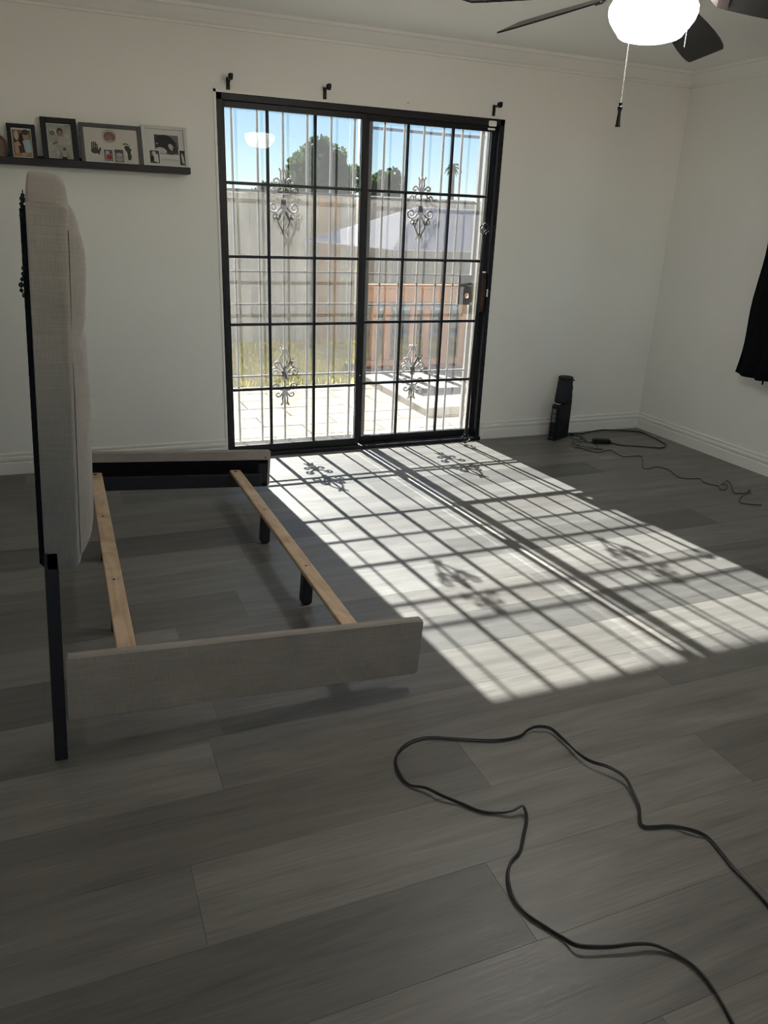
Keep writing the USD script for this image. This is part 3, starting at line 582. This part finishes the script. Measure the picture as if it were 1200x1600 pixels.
obj('head', trimesh.creation.cylinder(0.004, 0.002, 10).apply_transform(trimesh.transformations.rotation_matrix(PI / 2, [1, 0, 0])).apply_translation((0, -0.007, 0)), M_nickel, sc)

# rod with wrought basket finials standing in the corner of the door
rod = thing('basket_finial_rod', 'thin black rod with wrought basket finials standing against the right door jamb', 'rod', (0, 0, 0))
p0, p1 = np.array([1.653, -0.102, 0.0]), np.array([1.712, -0.040, 1.475])
d_ = (p1 - p0) / np.linalg.norm(p1 - p0); LL = np.linalg.norm(p1 - p0)
obj('shaft', tube([p0 + d_ * 0.085, p0 + d_ * (LL - 0.085)], 0.0105, 12), M_black, rod, smooth=40)
e1 = np.cross(d_, [0, 1, 0]); e1 /= np.linalg.norm(e1); e2 = np.cross(d_, e1)
for base, s in ((p0 + d_ * 0.004, 1), (p1 - d_ * 0.004, -1)):
    fn = obj('finial', [tube([base + d_ * s * 0.078, base + d_ * s * 0.092], 0.013, 12), trimesh.creation.icosphere(2, 0.008).apply_translation(base + d_ * s * 0.008), trimesh.creation.icosphere(2, 0.009).apply_translation(base + d_ * s * 0.074)], M_black, rod, smooth=40)
    for k in range(5):
        tt = np.linspace(0, 1, 16); a = k * 2 * PI / 5 + tt * 2.4
        R_ = 0.004 + 0.030 * np.sin(tt * PI) ** 0.8
        obj('basket_wire', tube(base + d_ * (s * (0.006 + 0.068 * tt))[:, None] + (R_ * np.cos(a))[:, None] * e1 + (R_ * np.sin(a))[:, None] * e2, 0.0036, 6), M_black, fn, smooth=60)

# ---------------------------------------------------------------- router, speaker and their leads in the corner
ra = math.radians(-62)
rt = thing('wifi_router', 'black upright internet router on the floor by the skirting', 'router', (2.425, -0.118, 0.0), rz=28)
H0 = 0.262
M_gloss = mat('black_gloss', (0.008, 0.009, 0.011), 0.15)
obj('case', hull([(x + ex, y, z) for x, ex in ((-0.108, 0.012), (0.100, -0.01)) for y in (-0.030, 0.030) for z in (0.008, H0 - 0.004)] + [(x, y * 0.75, z) for x in (-0.110, 0.102) for y in (-0.030, 0.030) for z in (0.012, H0 - 0.012)] + [(x, y * 0.8, H0) for x in (-0.09, 0.095) for y in (-0.03, 0.03)]), M_blackplastic, rt)
obj('foot', cbox(-0.112, 0.104, -0.034, 0.034, 0.0, 0.010, 0.002), M_blackplastic, rt)
obj('light_panel', cbox(-0.1125, -0.109, -0.0145, 0.0145, 0.135, 0.235, 0.001), mat('panel_grey', (0.10, 0.11, 0.12), 0.2), rt, label='grey indicator panel')
for z in (0.165, 0.196): obj('groove', cbox(-0.1132, -0.112, -0.0145, 0.0145, z, z + 0.006, 0.0005), M_gloss, rt)
obj('side_seam', [cbox(-0.06, -0.053, -0.0312, -0.0298, 0.07, 0.16, 0.0003)], M_gloss, rt)
obj('power_light', cbox(-0.1122, -0.1105, -0.002, 0.002, 0.078, 0.082, 0.0003), M_white, rt, label='small white indicator')
obj('name_mark', cbox(-0.1135, -0.1125, -0.008, 0.008, 0.020, 0.023, 0.0003), mat('grey_mark', (0.25, 0.25, 0.26), 0.4), rt, label='small grey badge')
obj('sticker', cbox(-0.075, -0.045, -0.016, 0.016, H0, H0 + 0.0006, 0.0002), M_white, rt, label='small white sticker on top')
sp = thing('speaker', 'dark tapered cylindrical speaker standing on the router', 'speaker', (2.432, -0.114, H0 + 0.001))
M_mesh = mat('speaker_cloth', (0.012, 0.015, 0.022), 0.8, bump=0.5, bscale=900)
obj('body', lathe([(0, 0), (0.050, 0.0), (0.058, 0.004), (0.062, 0.014), (0.061, 0.03), (0.052, 0.165), (0, 0.165)], 40), M_mesh, sp, smooth=40)
obj('top_cap', lathe([(0, 0.165), (0.0525, 0.165), (0.053, 0.168), (0.0525, 0.188), (0.050, 0.191), (0.046, 0.188), (0, 0.186)], 40), M_blackplastic, sp, smooth=40)
obj('base_ring', lathe([(0.056, 0.001), (0.0625, 0.006), (0.064, 0.012), (0.0625, 0.018)], 40), M_blackplastic, sp, smooth=40)
obj('carry_tab', hull([(0.05 + a, b, c) for a in (0, 0.024) for b in (-0.006, 0.006) for c in (0.158, 0.166)]), M_blackplastic, sp)
obj('port', cbox(0.050, 0.060, -0.006, 0.006, 0.112, 0.124, 0.001), M_blackplastic, sp)
def floor_cord(name, label, pts, r, n=5, part_of=None):
    t = thing(name, label, 'cord', (0, 0, 0)) if part_of is None else None
    P = [(p[0], min(p[1], -0.022), (r + 0.0006) if len(p) < 3 else p[2]) for p in pts]
    if part_of is None: obj('lead', tube(spline(P, n), r, 7), M_cord, t, smooth=60); return t
    w = np.array(part_of[1]); a = -math.radians(part_of[2]); Q = spline(P, n) - w
    obj(name, tube(np.stack([Q[:, 0] * math.cos(a) - Q[:, 1] * math.sin(a), Q[:, 0] * math.sin(a) + Q[:, 1] * math.cos(a), Q[:, 2]], 1), r, 7), M_cord, part_of[0], smooth=60, label=label)
A = [(2.708, -0.352), (2.764, -0.435), (2.844, -0.479), (2.923, -0.522), (2.986, -0.561), (3.05, -0.549), (3.098, -0.504), (3.112, -0.449), (3.134, -0.365), (3.146, -0.256), (3.153, -0.149), (3.047, -0.077), (2.92, -0.03), (2.864, -0.026), (2.749, -0.049), (2.671, -0.074), (2.61, -0.06), (2.545, -0.055, 0.012), (2.525, -0.060, 0.035)]
B = [(2.560, -0.100), (2.514, -0.147), (2.527, -0.223), (2.566, -0.208), (2.497, -0.292), (2.397, -0.38), (2.373, -0.402), (2.418, -0.403), (2.423, -0.47), (2.445, -0.514), (2.481, -0.54), (2.553, -0.515), (2.599, -0.516), (2.584, -0.594), (2.585, -0.673), (2.645, -0.678), (2.712, -0.696), (2.646, -0.792), (2.544, -0.922), (2.567, -0.947), (2.65, -0.931), (2.682, -0.997), (2.658, -1.084), (2.637, -1.146), (2.667, -1.19), (2.75, -1.213), (2.722, -1.279), (2.737, -1.335), (2.762, -1.363), (2.721, -1.414), (2.745, -1.433), (2.806, -1.388), (2.832, -1.345), (2.782, -1.36, 0.008), (2.812, -1.347, 0.012), (2.872, -1.321, 0.012), (2.843, -1.386), (2.757, -1.489), (2.79, -1.514), (2.843, -1.521), (2.876, -1.499, 0.008), (2.872, -1.489, 0.009), (2.823, -1.524, 0.006), (2.712, -1.582), (2.652, -1.641), (2.682, -1.676), (2.743, -1.712)]
net = floor_cord('network_cord', 'long thin dark lead trailing across the planks to the right', B, 0.0024, n=4)
obj('plug', cbox(2.548, 2.572, -0.108, -0.086, 0.0, 0.014, 0.002), M_blackplastic, net)
floor_cord('tangled_cord', 'short thin black lead tangled in front of the router', [(2.53, -0.20, 0.009), (2.47, -0.235), (2.43, -0.30), (2.45, -0.37), (2.50, -0.42), (2.54, -0.50, 0.008), (2.47, -0.47, 0.008), (2.42, -0.43), (2.39, -0.35), (2.44, -0.28), (2.52, -0.27), (2.58, -0.32), (2.57, -0.40), (2.50, -0.48)], 0.002, n=4)
floor_cord('charging_lead', 'thin black charging lead hanging down from the back of the speaker', [(2.492, -0.110, H0 + 0.118), (2.510, -0.105, H0 + 0.11), (2.516, -0.09, H0 + 0.075), (2.506, -0.07, H0 + 0.03), (2.505, -0.06, H0 - 0.03), (2.52, -0.05, H0 - 0.08), (2.525, -0.045, 0.11), (2.52, -0.045, 0.05), (2.54, -0.07, 0.012), (2.585, -0.10), (2.61, -0.17), (2.585, -0.245), (2.545, -0.30)], 0.0022, part_of=(sp, (2.432, -0.114, H0 + 0.001), 0))
pb = thing('power_brick', 'black rectangular power adapter lying on the planks near the corner', 'power adapter', (2.650, -0.333, 0.0), rz=-24)
obj('case', cbox(-0.062, 0.062, -0.026, 0.026, 0.0005, 0.032, 0.005), M_blackplastic, pb)
obj('strain_relief', [tube([(0.060, 0, 0.014), (0.078, 0, 0.008)], [0.006, 0.004], 8)], M_cord, pb)
obj('strain_relief', [tube([(-0.060, 0, 0.014), (-0.074, 0, 0.006)], [0.005, 0.003], 8)], M_cord, pb)

floor_cord('mains_lead', 'thick black mains lead looping from the power brick along the corner', A, 0.0042, part_of=(pb, (2.650, -0.333, 0.0), -24))
floor_cord('adapter_lead', 'thin black lead from the power brick to the router', [(2.592, -0.318), (2.563, -0.291), (2.577, -0.193), (2.60, -0.12), (2.57, -0.075), (2.535, -0.062, 0.02), (2.522, -0.058, 0.05)], 0.0026, part_of=(pb, (2.650, -0.333, 0.0), -24))

# long two-core flex in the foreground: two cores twisting round each other
C1 = [(0.155, -4.12), (0.186, -4.036), (0.204, -3.975), (0.208, -3.926), (0.201, -3.895), (0.184, -3.866), (0.157, -3.836), (0.118, -3.82), (0.06, -3.806), (0.002, -3.782), (-0.02, -3.753), (-0.042, -3.712), (-0.063, -3.665), (-0.067, -3.616), (-0.048, -3.563), (-0.019, -3.528), (0.022, -3.504), (0.06, -3.46), (0.098, -3.414), (0.113, -3.38), (0.112, -3.367), (0.077, -3.375), (0.041, -3.369), (-0.004, -3.346), (-0.039, -3.303), (-0.075, -3.258), (-0.104, -3.216), (-0.14, -3.19), (-0.149, -3.142), (-0.14, -3.087), (-0.107, -3.044), (-0.054, -3.018), (-0.001, -3.018), (0.07, -3.049), (0.177, -3.096), (0.261, -3.105), (0.308, -3.085), (0.345, -3.081), (0.378, -3.103), (0.385, -3.162), (0.39, -3.237), (0.405, -3.279), (0.436, -3.313), (0.454, -3.363), (0.438, -3.419), (0.413, -3.477), (0.377, -3.526), (0.379, -3.544), (0.406, -3.554), (0.448, -3.567), (0.487, -3.595), (0.508, -3.629), (0.504, -3.678), (0.495, -3.729), (0.493, -3.781), (0.485, -3.846), (0.476, -3.908), (0.47, -4.0)]
lift = {19: 0.012, 20: 0.014, 21: 0.009, 36: 0.006, 37: 0.010, 38: 0.008, 39: 0.006, 40: 0.010, 41: 0.014, 42: 0.018, 43: 0.014, 44: 0.010, 8: 0.008, 9: 0.010, 7: 0.010, 6: 0.006, 25: 0.008, 26: 0.006, 50: 0.006}
eye = np.array(EYE)
Pc = []
for i, (x, y) in enumerate(C1):
    h = 0.0062 + lift.get(i, 0.0); g = np.array([x, y, 0.005]); q = g + (eye - g) * ((h - 0.005) / (eye[2] - 0.005)); Pc.append(q)
Pc = spline(Pc, 6)
Ls = np.concatenate([[0], np.cumsum(np.linalg.norm(np.diff(Pc, axis=0), axis=1))])
Tn = np.gradient(Pc, axis=0); Tn /= np.linalg.norm(Tn, axis=1, keepdims=True)
S1 = np.cross(Tn, [0, 0, 1.0]); S1 /= np.linalg.norm(S1, axis=1, keepdims=True); S2 = np.cross(S1, Tn)
ph = 0.5 * np.sin(Ls * 9) * PI * 0.9 + Ls * 5
off = np.cos(ph)[:, None] * S1 * 0.0024 + np.sin(ph)[:, None] * S2 * 0.0024
fx = thing('extension_flex', 'long dark two-core flex curling across the planks in the foreground', 'cord', (0, 0, 0))
for s in (1, -1): obj('core', tube(Pc + s * off, 0.0027, 7), mat('flex_rubber', (0.018, 0.018, 0.018), 0.3) if s == 1 else LK + 'flex_rubber', fx, smooth=60)

# ---------------------------------------------------------------- ceiling fan
FX, FY = 0.851, -2.517
fan = thing('ceiling_fan', 'dark five-bladed ceiling fan with a lit white bowl lamp and pull chains', 'ceiling fan', (FX, FY, 0))
def fobj(name, mesh, m, parent, smooth=False):
    if isinstance(mesh, list): mesh = join(mesh)
    v = mesh.vertices.copy(); mesh.vertices = np.stack([v[:, 0] * 0.9, v[:, 1] * 0.9, 1.4675 + (v[:, 2] - 1.4675) * 0.9], 1)
    return obj(name, mesh, m, parent, smooth=smooth)
M_bowl = usdkit.material(stage, LK + 'lit_glass', {'e': ('emission', {'color': (1.0, 0.965, 0.885), 'strength': LAMP}), 'p': ('principled_bsdf', {'base_color': (0.85, 0.83, 0.78), 'roughness': 0.25}), 'a': ('add_closure', {})}, [('e.emission', 'a.closure1'), ('p.BSDF', 'a.closure2')], surface='a.closure')
fobj('lamp_bowl', lathe([(0.118, 2.192), (0.136, 2.184), (0.1455, 2.166), (0.146, 2.148), (0.138, 2.126), (0.122, 2.104), (0.110, 2.090), (0.106, 2.083), (0.096, 2.076), (0.070, 2.069), (0.035, 2.0635), (0.0, 2.062)], 56), M_bowl, fan, smooth=50)
M_bronze = mat('fan_bronze', (0.035, 0.028, 0.026), 0.4, metal=0.5)
fobj('bowl_fitter', lathe([(0, 2.215), (0.115, 2.215), (0.128, 2.205), (0.130, 2.192), (0.119, 2.186), (0.0, 2.186)], 48), M_nickel, fan, smooth=40)
fobj('motor_housing', lathe([(0, 2.40), (0.085, 2.40), (0.130, 2.37), (0.142, 2.33), (0.142, 2.275), (0.115, 2.245), (0.075, 2.235), (0.070, 2.215), (0, 2.215)], 48), M_bronze, fan, smooth=40)
obj('canopy', lathe([(0, CEIL), (0.070, CEIL), (0.070, 2.448), (0.045, 2.42), (0.014, 2.412), (0, 2.412)], 40), M_bronze, fan, smooth=40)
obj('down_rod', lathe([(0, 2.415), (0.012, 2.415), (0.012, 2.30), (0, 2.30)], 20), M_bronze, fan, smooth=40)
M_blade = mat('fan_blade', (0.008, 0.007, 0.007), 0.42, var=0.2, scale=(6, 6, 6))
A0 = 0.562
for k in range(5):
    a = A0 + k * 2 * PI / 5
    u = np.array([math.cos(a), math.sin(a), 0]); vv = np.array([-math.sin(a), math.cos(a), 0])
    ztip = {0: 2.137, 1: 2.201, 2: 2.112, 3: 2.08, 4: 2.10}[k]
    PH = {1: -0.42}.get(k, -0.299)
    zr = 2.235 + (ztip - 2.235) * 0.35
    def bp(r, w, dz=0.0):
        t = (r - 0.16) / (0.69 - 0.16)
        return r * u + w * (math.cos(PH) * vv + math.sin(PH) * np.array([0, 0, 1])) + np.array([0, 0, zr + (ztip - zr) * t + dz])
    Pb = []
    rs = [0.20, 0.24, 0.32, 0.42, 0.52, 0.60, 0.655, 0.680, 0.693]
    ws = [0.042, 0.050, 0.060, 0.068, 0.0735, 0.0745, 0.072, 0.069, 0.064]
    V = []; n_ = len(rs)
    for dz in (0.0, 0.006):
        for r, w in zip(rs, ws):
            for q in (-1, -0.5, 0, 0.5, 1): V.append(bp(r, w * q, dz))
    F = []
    def vid(l, i, j): return l * n_ * 5 + i * 5 + j
    for i in range(n_ - 1):
        for j in range(4):
            F += [(vid(0, i, j), vid(0, i, j + 1), vid(0, i + 1, j + 1)), (vid(0, i, j), vid(0, i + 1, j + 1), vid(0, i + 1, j)), (vid(1, i, j), vid(1, i + 1, j + 1), vid(1, i, j + 1)), (vid(1, i, j), vid(1, i + 1, j), vid(1, i + 1, j + 1))]
    ring = [(i, 0) for i in range(n_)] + [(n_ - 1, j) for j in range(1, 5)] + [(i, 4) for i in range(n_ - 2, -1, -1)] + [(0, j) for j in range(3, 0, -1)]
    for (i, j), (i2, j2) in zip(ring, ring[1:] + ring[:1]): F += [(vid(0, i, j), vid(1, i, j), vid(1, i2, j2)), (vid(0, i, j), vid(1, i2, j2), vid(0, i2, j2))]
    m = trimesh.Trimesh(np.array(V), np.array(F), process=False); m.fix_normals()
    bl = fobj('blade', m, M_blade, fan)
    fobj('blade_iron', hull([np.array([0.10 * u[0] + s * 0.015 * vv[0], 0.10 * u[1] + s * 0.015 * vv[1], 2.262 + d]) for s in (-1, 1) for d in (-0.004, 0.004)] + [bp(0.235, s * 0.028, d) for s in (-1, 1) for d in (-0.002, -0.006)] + [bp(0.20, s * 0.03, d) for s in (-1, 1) for d in (-0.002, -0.006)]), M_bronze, bl)
def chain(x, y, z0, z1):
    ms = []
    for z in np.arange(z0, z1, -0.0052): ms.append(trimesh.creation.icosphere(1, 0.0018).apply_translation((x, y, z)))
    ms.append(tube([(x, y, z0), (x, y, z1)], 0.0006, 4)); return ms
ch = fobj('pull_chain', chain(-0.118, -0.046, 2.20, 1.862), M_chrome, fan, smooth=True)
fobj('pull_knob', lathe([(0, 1.866), (0.0062, 1.866), (0.0068, 1.863), (0.0045, 1.859), (0.0045, 1.857), (0.008, 1.853), (0.008, 1.846), (0.0055, 1.843), (0.0052, 1.835), (0.0075, 1.80), (0.0085, 1.797), (0.0085, 1.793), (0, 1.793)], 20, (-0.118, -0.046, 0)), M_black, ch, smooth=40)
fobj('pull_chain', chain(0.120, -0.040, 2.20, 2.055), M_chrome, fan, smooth=True)

# ---------------------------------------------------------------- the yard
GZ = -0.10
def stone(name, col, var=0.1, sc=(3, 3, 3), rough=0.9): return mat(name, col, rough, var=var, scale=sc, spec=0.2)
obj('yard_ground', box(-60, 60, -60, 60, -0.6, GZ - 0.045), stone('earth', (0.30, 0.25, 0.19)), kind='structure')
patio = thing('patio', kind='structure')
PMs = [stone('paver_%d' % i, c) for i, c in enumerate(((0.31, 0.268, 0.205), (0.29, 0.255, 0.20), (0.325, 0.28, 0.215)))]
y = T + 0.01; rp = random.Random(2); row = 0
while y < 2.55:
    x = -1.6 - 0.3 * (row % 2)
    while x < 4.4:
        obj('paver', cbox(x + 0.004, x + 0.596, y + 0.004, y + 0.296, GZ - 0.045, GZ + rp.uniform(-0.002, 0.002), 0.004), PMs[rp.randrange(3)], patio); x += 0.6
    y += 0.30; row += 1
FYW = 5.4
lawn = obj('lawn', box(-4, 7.2, 2.58, FYW, GZ - 0.045, GZ - 0.02), stone('lawn_soil', (0.72, 0.62, 0.28), var=0.3, sc=(2, 2, 2)), kind='structure')
nb = 9000
rg = np.random.default_rng(3)
bx_, by_ = rg.uniform(-1.0, 4.6, nb), rg.uniform(2.6, FYW - 0.05, nb)
keep = ~((bx_ > 1.8) & (by_ > 3.85) & (by_ < 5.05)); bx_, by_ = bx_[keep], by_[keep]; nb = len(bx_)
hh, aa = rg.uniform(0.03, 0.08, nb), rg.uniform(0, 2 * PI, nb)
base = np.stack([bx_, by_, np.full(nb, GZ - 0.021)], 1); dv = np.stack([np.cos(aa), np.sin(aa), 0 * aa], 1)
V = np.stack([base - dv * 0.006, base + dv * 0.006, base + dv[:, [1, 0, 2]] * 0.02 + np.stack([0 * hh, 0 * hh, hh], 1)], 1).reshape(-1, 3)
M_grass = usdkit.material(stage, LK + 'dry_grass', {'g': ('geometry', {}), 'n': ('noise_texture', {'scale': 1.6, 'detail': 2.0}), 'r': ('rgb_ramp', {'ramp': [(0.35, (0.90, 0.74, 0.30)), (0.65, (0.78, 0.74, 0.24))]}), 'd': ('diffuse_bsdf', {}), 't': ('translucent_bsdf', {}), 'x': ('mix_closure', {'fac': 0.5})},
    [('g.position', 'n.vector'), ('n.fac', 'r.fac'), ('r.color', 'd.color'), ('r.color', 't.color'), ('d.BSDF', 'x.closure1'), ('t.BSDF', 'x.closure2')], surface='x.closure')
obj('grass', (V, np.arange(nb * 3).reshape(-1, 3)), M_grass, kind='stuff', label='yellow-green dry grass growing in front of the fence', cat='grass')
# step and deck railing
obj('step_slab', cbox(1.905, 5.2, 1.10, 3.25, GZ - 0.05, -0.032, 0.008), stone('slab_grey', (0.31, 0.28, 0.25)), kind='structure')
M_deck = mat('deck_wood', (0.30, 0.175, 0.11), 0.8, var=0.25, scale=(12, 12, 2), spec=0.2)
rl = thing('deck_railing', 'weathered brown wooden railing on the concrete step outside', 'railing', (0, 0, 0))
obj('top_rail', cbox(1.98, 4.6, 2.83, 2.97, 0.80, 0.838, 0.004), M_deck, rl)
obj('apron_board', cbox(1.98, 4.6, 2.85, 2.89, 0.668, 0.80, 0.003), M_deck, rl)
obj('bottom_rail', cbox(1.98, 4.6, 2.87, 2.91, 0.0, 0.06, 0.003), M_deck, rl)
for x in (2.125, 2.27, 2.573, 2.727, 2.95, 3.158, 3.36, 3.56, 3.76, 3.96, 4.16, 4.36): obj('baluster', cbox(x - 0.036, x + 0.036, 2.89, 2.93, -0.032, 0.80, 0.003), M_deck, rl)
# white canopy over a table, further back
cp = thing('garden_canopy', 'low white fabric canopy with sloping sides beyond the railing', 'canopy', (0, 0, 0))
M_canvas = usdkit.material(stage, LK + 'canopy_cloth', {'d': ('diffuse_bsdf', {'color': (0.86, 0.84, 0.86)}), 't': ('translucent_bsdf', {'color': (0.62, 0.59, 0.62)}), 'x': ('mix_closure', {'fac': 0.5})}, [('d.BSDF', 'x.closure1'), ('t.BSDF', 'x.closure2')], surface='x.closure')
CY0, CY1, CX0, CX1, CE, CA = 4.0, 4.9, 2.765, 4.6, 1.14, 1.62
cor = np.array([(CX0, CY0, CE), (CX1, CY0, CE), (CX1 + 0.2, CY1, CE + 0.03), (1.95, CY1, CE + 0.05)]); ap = np.array([(3.25, 4.45, CA), (4.1, 4.45, CA)])
V = np.vstack([cor, ap]); F = [(0, 1, 5), (0, 5, 4), (1, 2, 5), (2, 3, 4), (2, 4, 5), (3, 0, 4)]
V2 = V - np.array([0, 0, 0.012]); Fa = np.array(F)
rim = []
for a, b in ((0, 1), (1, 2), (2, 3), (3, 0)): rim += [(a, a + 6, b + 6), (a, b + 6, b)]
obj('cloth_roof', (np.vstack([V, V2]), np.vstack([Fa, Fa[:, ::-1] + 6, rim])), M_canvas, cp)
M_pole = mat('pole_grey', (0.25, 0.25, 0.26), 0.5)
for c in cor: obj('pole', tube([(c[0] * 0.96 + 3.4 * 0.04, c[1] * 0.94 + 4.45 * 0.06, GZ - 0.03), (c[0] * 0.96 + 3.4 * 0.04, c[1] * 0.94 + 4.45 * 0.06, c[2] + 0.02)], 0.02, 8), M_pole, cp)
tb = thing('garden_table', 'grey garden table with a pale top under the canopy', 'table', (0, 0, 0))
obj('table_top', cbox(2.7, 4.4, 4.2, 4.7, 0.42, 0.46, 0.005), mat('pale_top', (0.55, 0.62, 0.62), 0.5), tb)
for x in (2.8, 4.3):
    for yy in (4.26, 4.64): obj('leg', cbox(x - 0.03, x + 0.03, yy - 0.03, yy + 0.03, GZ - 0.03, 0.42), M_pole, tb)
obj('shelf', cbox(2.78, 4.32, 4.24, 4.66, 0.10, 0.13), M_pole, tb)
# tall weathered board fence
fence = thing('board_fence', 'tall weathered grey-brown board fence across the back of the yard', 'fence', (0, 0, 0))
FMs = [mat('fence_%d' % i, c, 0.85, var=0.28, scale=(9, 9, 1.2), spec=0.2) for i, c in enumerate(((0.42, 0.355, 0.27), (0.41, 0.365, 0.30), (0.42, 0.305, 0.20), (0.47, 0.42, 0.34)))]
rf = random.Random(11)
x = -4.0
while x < 7.2:
    obj('board', cbox(x + 0.002, x + 0.148, FYW + rf.uniform(0, 0.006), FYW + 0.022, GZ - 0.03, 1.70 + rf.uniform(-0.004, 0.004), 0.002), FMs[rf.randrange(4)], fence); x += 0.15
obj('cap_rail', cbox(-4, 7.2, FYW - 0.03, FYW + 0.06, 1.705, 1.745, 0.004), mat('fence_cap', (0.50, 0.47, 0.42), 0.8), fence)
for z in (0.25, 1.35): obj('back_rail', cbox(-4, 7.2, FYW + 0.022, FYW + 0.06, z, z + 0.09, 0.003), FMs[0], fence)
# trees beyond the fence
M_leaf = usdkit.material(stage, LK + 'tree_leaf', {'d': ('diffuse_bsdf', {'color': (0.055, 0.075, 0.030)}), 't': ('translucent_bsdf', {'color': (0.07, 0.11, 0.03)}), 'x': ('mix_closure', {'fac': 0.35})}, [('d.BSDF', 'x.closure1'), ('t.BSDF', 'x.closure2')], surface='x.closure')
M_bark = mat('bark', (0.12, 0.09, 0.07), 0.9, var=0.3, scale=(8, 8, 2))
def tree(label, x, y, zc, rx, rz, n, seed, lobes, ls=0.10):
    rg = np.random.default_rng(seed)
    t = thing('tree', label, 'tree', (0, 0, 0))
    C = [np.array([0, 0, 0])] + [rg.normal(size=3) * np.array([rx, rx, rz]) * 0.42 for _ in range(lobes)]
    k = rg.integers(0, len(C), n); d = rg.normal(size=(n, 3)); d /= np.linalg.norm(d, axis=1, keepdims=True)
    R = rg.uniform(0.4, 1.0, (n, 1)) ** 0.5
    p = np.array(C)[k] + d * R * np.array([rx, rx, rz]) * 0.62 + np.array([x, y, zc])
    a, b = rg.normal(size=(n, 3)), rg.normal(size=(n, 3)); a /= np.linalg.norm(a, axis=1, keepdims=True); b /= np.linalg.norm(b, axis=1, keepdims=True)
    V = np.stack([p - a * ls * 0.5, p + b * ls * 0.5, p + a * ls * 0.5, p - b * ls * 0.35], 1).reshape(-1, 3)
    i = np.arange(n) * 4
    obj('crown', (V, np.vstack([np.stack([i, i + 1, i + 2], 1), np.stack([i, i + 2, i + 3], 1)])), M_leaf, t)
    obj('trunk', tube([(x, y, GZ - 0.1), (x + 0.05, y, zc * 0.5), (x, y, zc)], [0.13, 0.10, 0.05], 9), M_bark, t, smooth=True)
tree('big rounded dark tree behind the fence seen through the left panel', 3.60, 9.0, 2.12, 0.50, 0.62, 5200, 1, 9)
tree('squat dark tree behind the fence just right of the door mullion', 4.70, 9.1, 1.90, 0.46, 0.42, 3600, 2, 7)
tree('small dark bush-like tree behind the fence seen behind the left gate scroll', 2.95, 10.6, 1.80, 0.34, 0.40, 2200, 3, 6)
palm = thing('palm_tree', 'small distant palm with a thin trunk behind the fence on the right', 'palm', (0, 0, 0))
px_, py_, pz_ = 14.0, 25.0, 3.50
obj('trunk', tube([(px_, py_, GZ - 0.5), (px_ + 0.05, py_, 1.5), (px_, py_, pz_)], [0.12, 0.09, 0.08], 9), M_bark, palm, smooth=True)
rq = random.Random(6)
for k in range(22):
    a = k * 2.399; e = rq.uniform(-0.5, 1.2); L_ = rq.uniform(0.28, 0.4)
    dirv = np.array([math.cos(a) * math.cos(e), math.sin(a) * math.cos(e), math.sin(e)]); side = np.array([-math.sin(a), math.cos(a), 0])
    Q = [np.array([px_, py_, pz_]) + dirv * L_ * s + np.array([0, 0, -0.22 * s * s]) for s in np.linspace(0, 1, 6)]
    V = []; F = []
    for i, q in enumerate(Q): w = 0.05 * math.sin(PI * (0.12 + 0.86 * i / 5)); V += [q - side * w, q + side * w - np.array([0, 0, 0.02]), q + np.array([0, 0, 0.015])]
    for i in range(5): F += [(3 * i, 3 * i + 3, 3 * i + 5), (3 * i, 3 * i + 5, 3 * i + 2), (3 * i + 2, 3 * i + 5, 3 * i + 4), (3 * i + 2, 3 * i + 4, 3 * i + 1)]
    obj('frond', (np.array(V), np.array(F)), M_leaf, palm)
up = thing('utility_pole', 'utility pole with a heavy overhead cable beyond the fence', 'utility pole', (0, 0, 0))
obj('pole', tube([(4.623, 10.0, GZ - 0.3), (4.623, 10.0, 3.5)], 0.07, 10), M_bark, up)
obj('cable', tube([(4.623, 10.0, 3.03), (6.5, 10.0, 3.02), (9.0, 10.0, 3.05), (14, 10, 3.2)], 0.028, 8), mat('cable_grey', (0.14, 0.17, 0.22), 0.7), up)
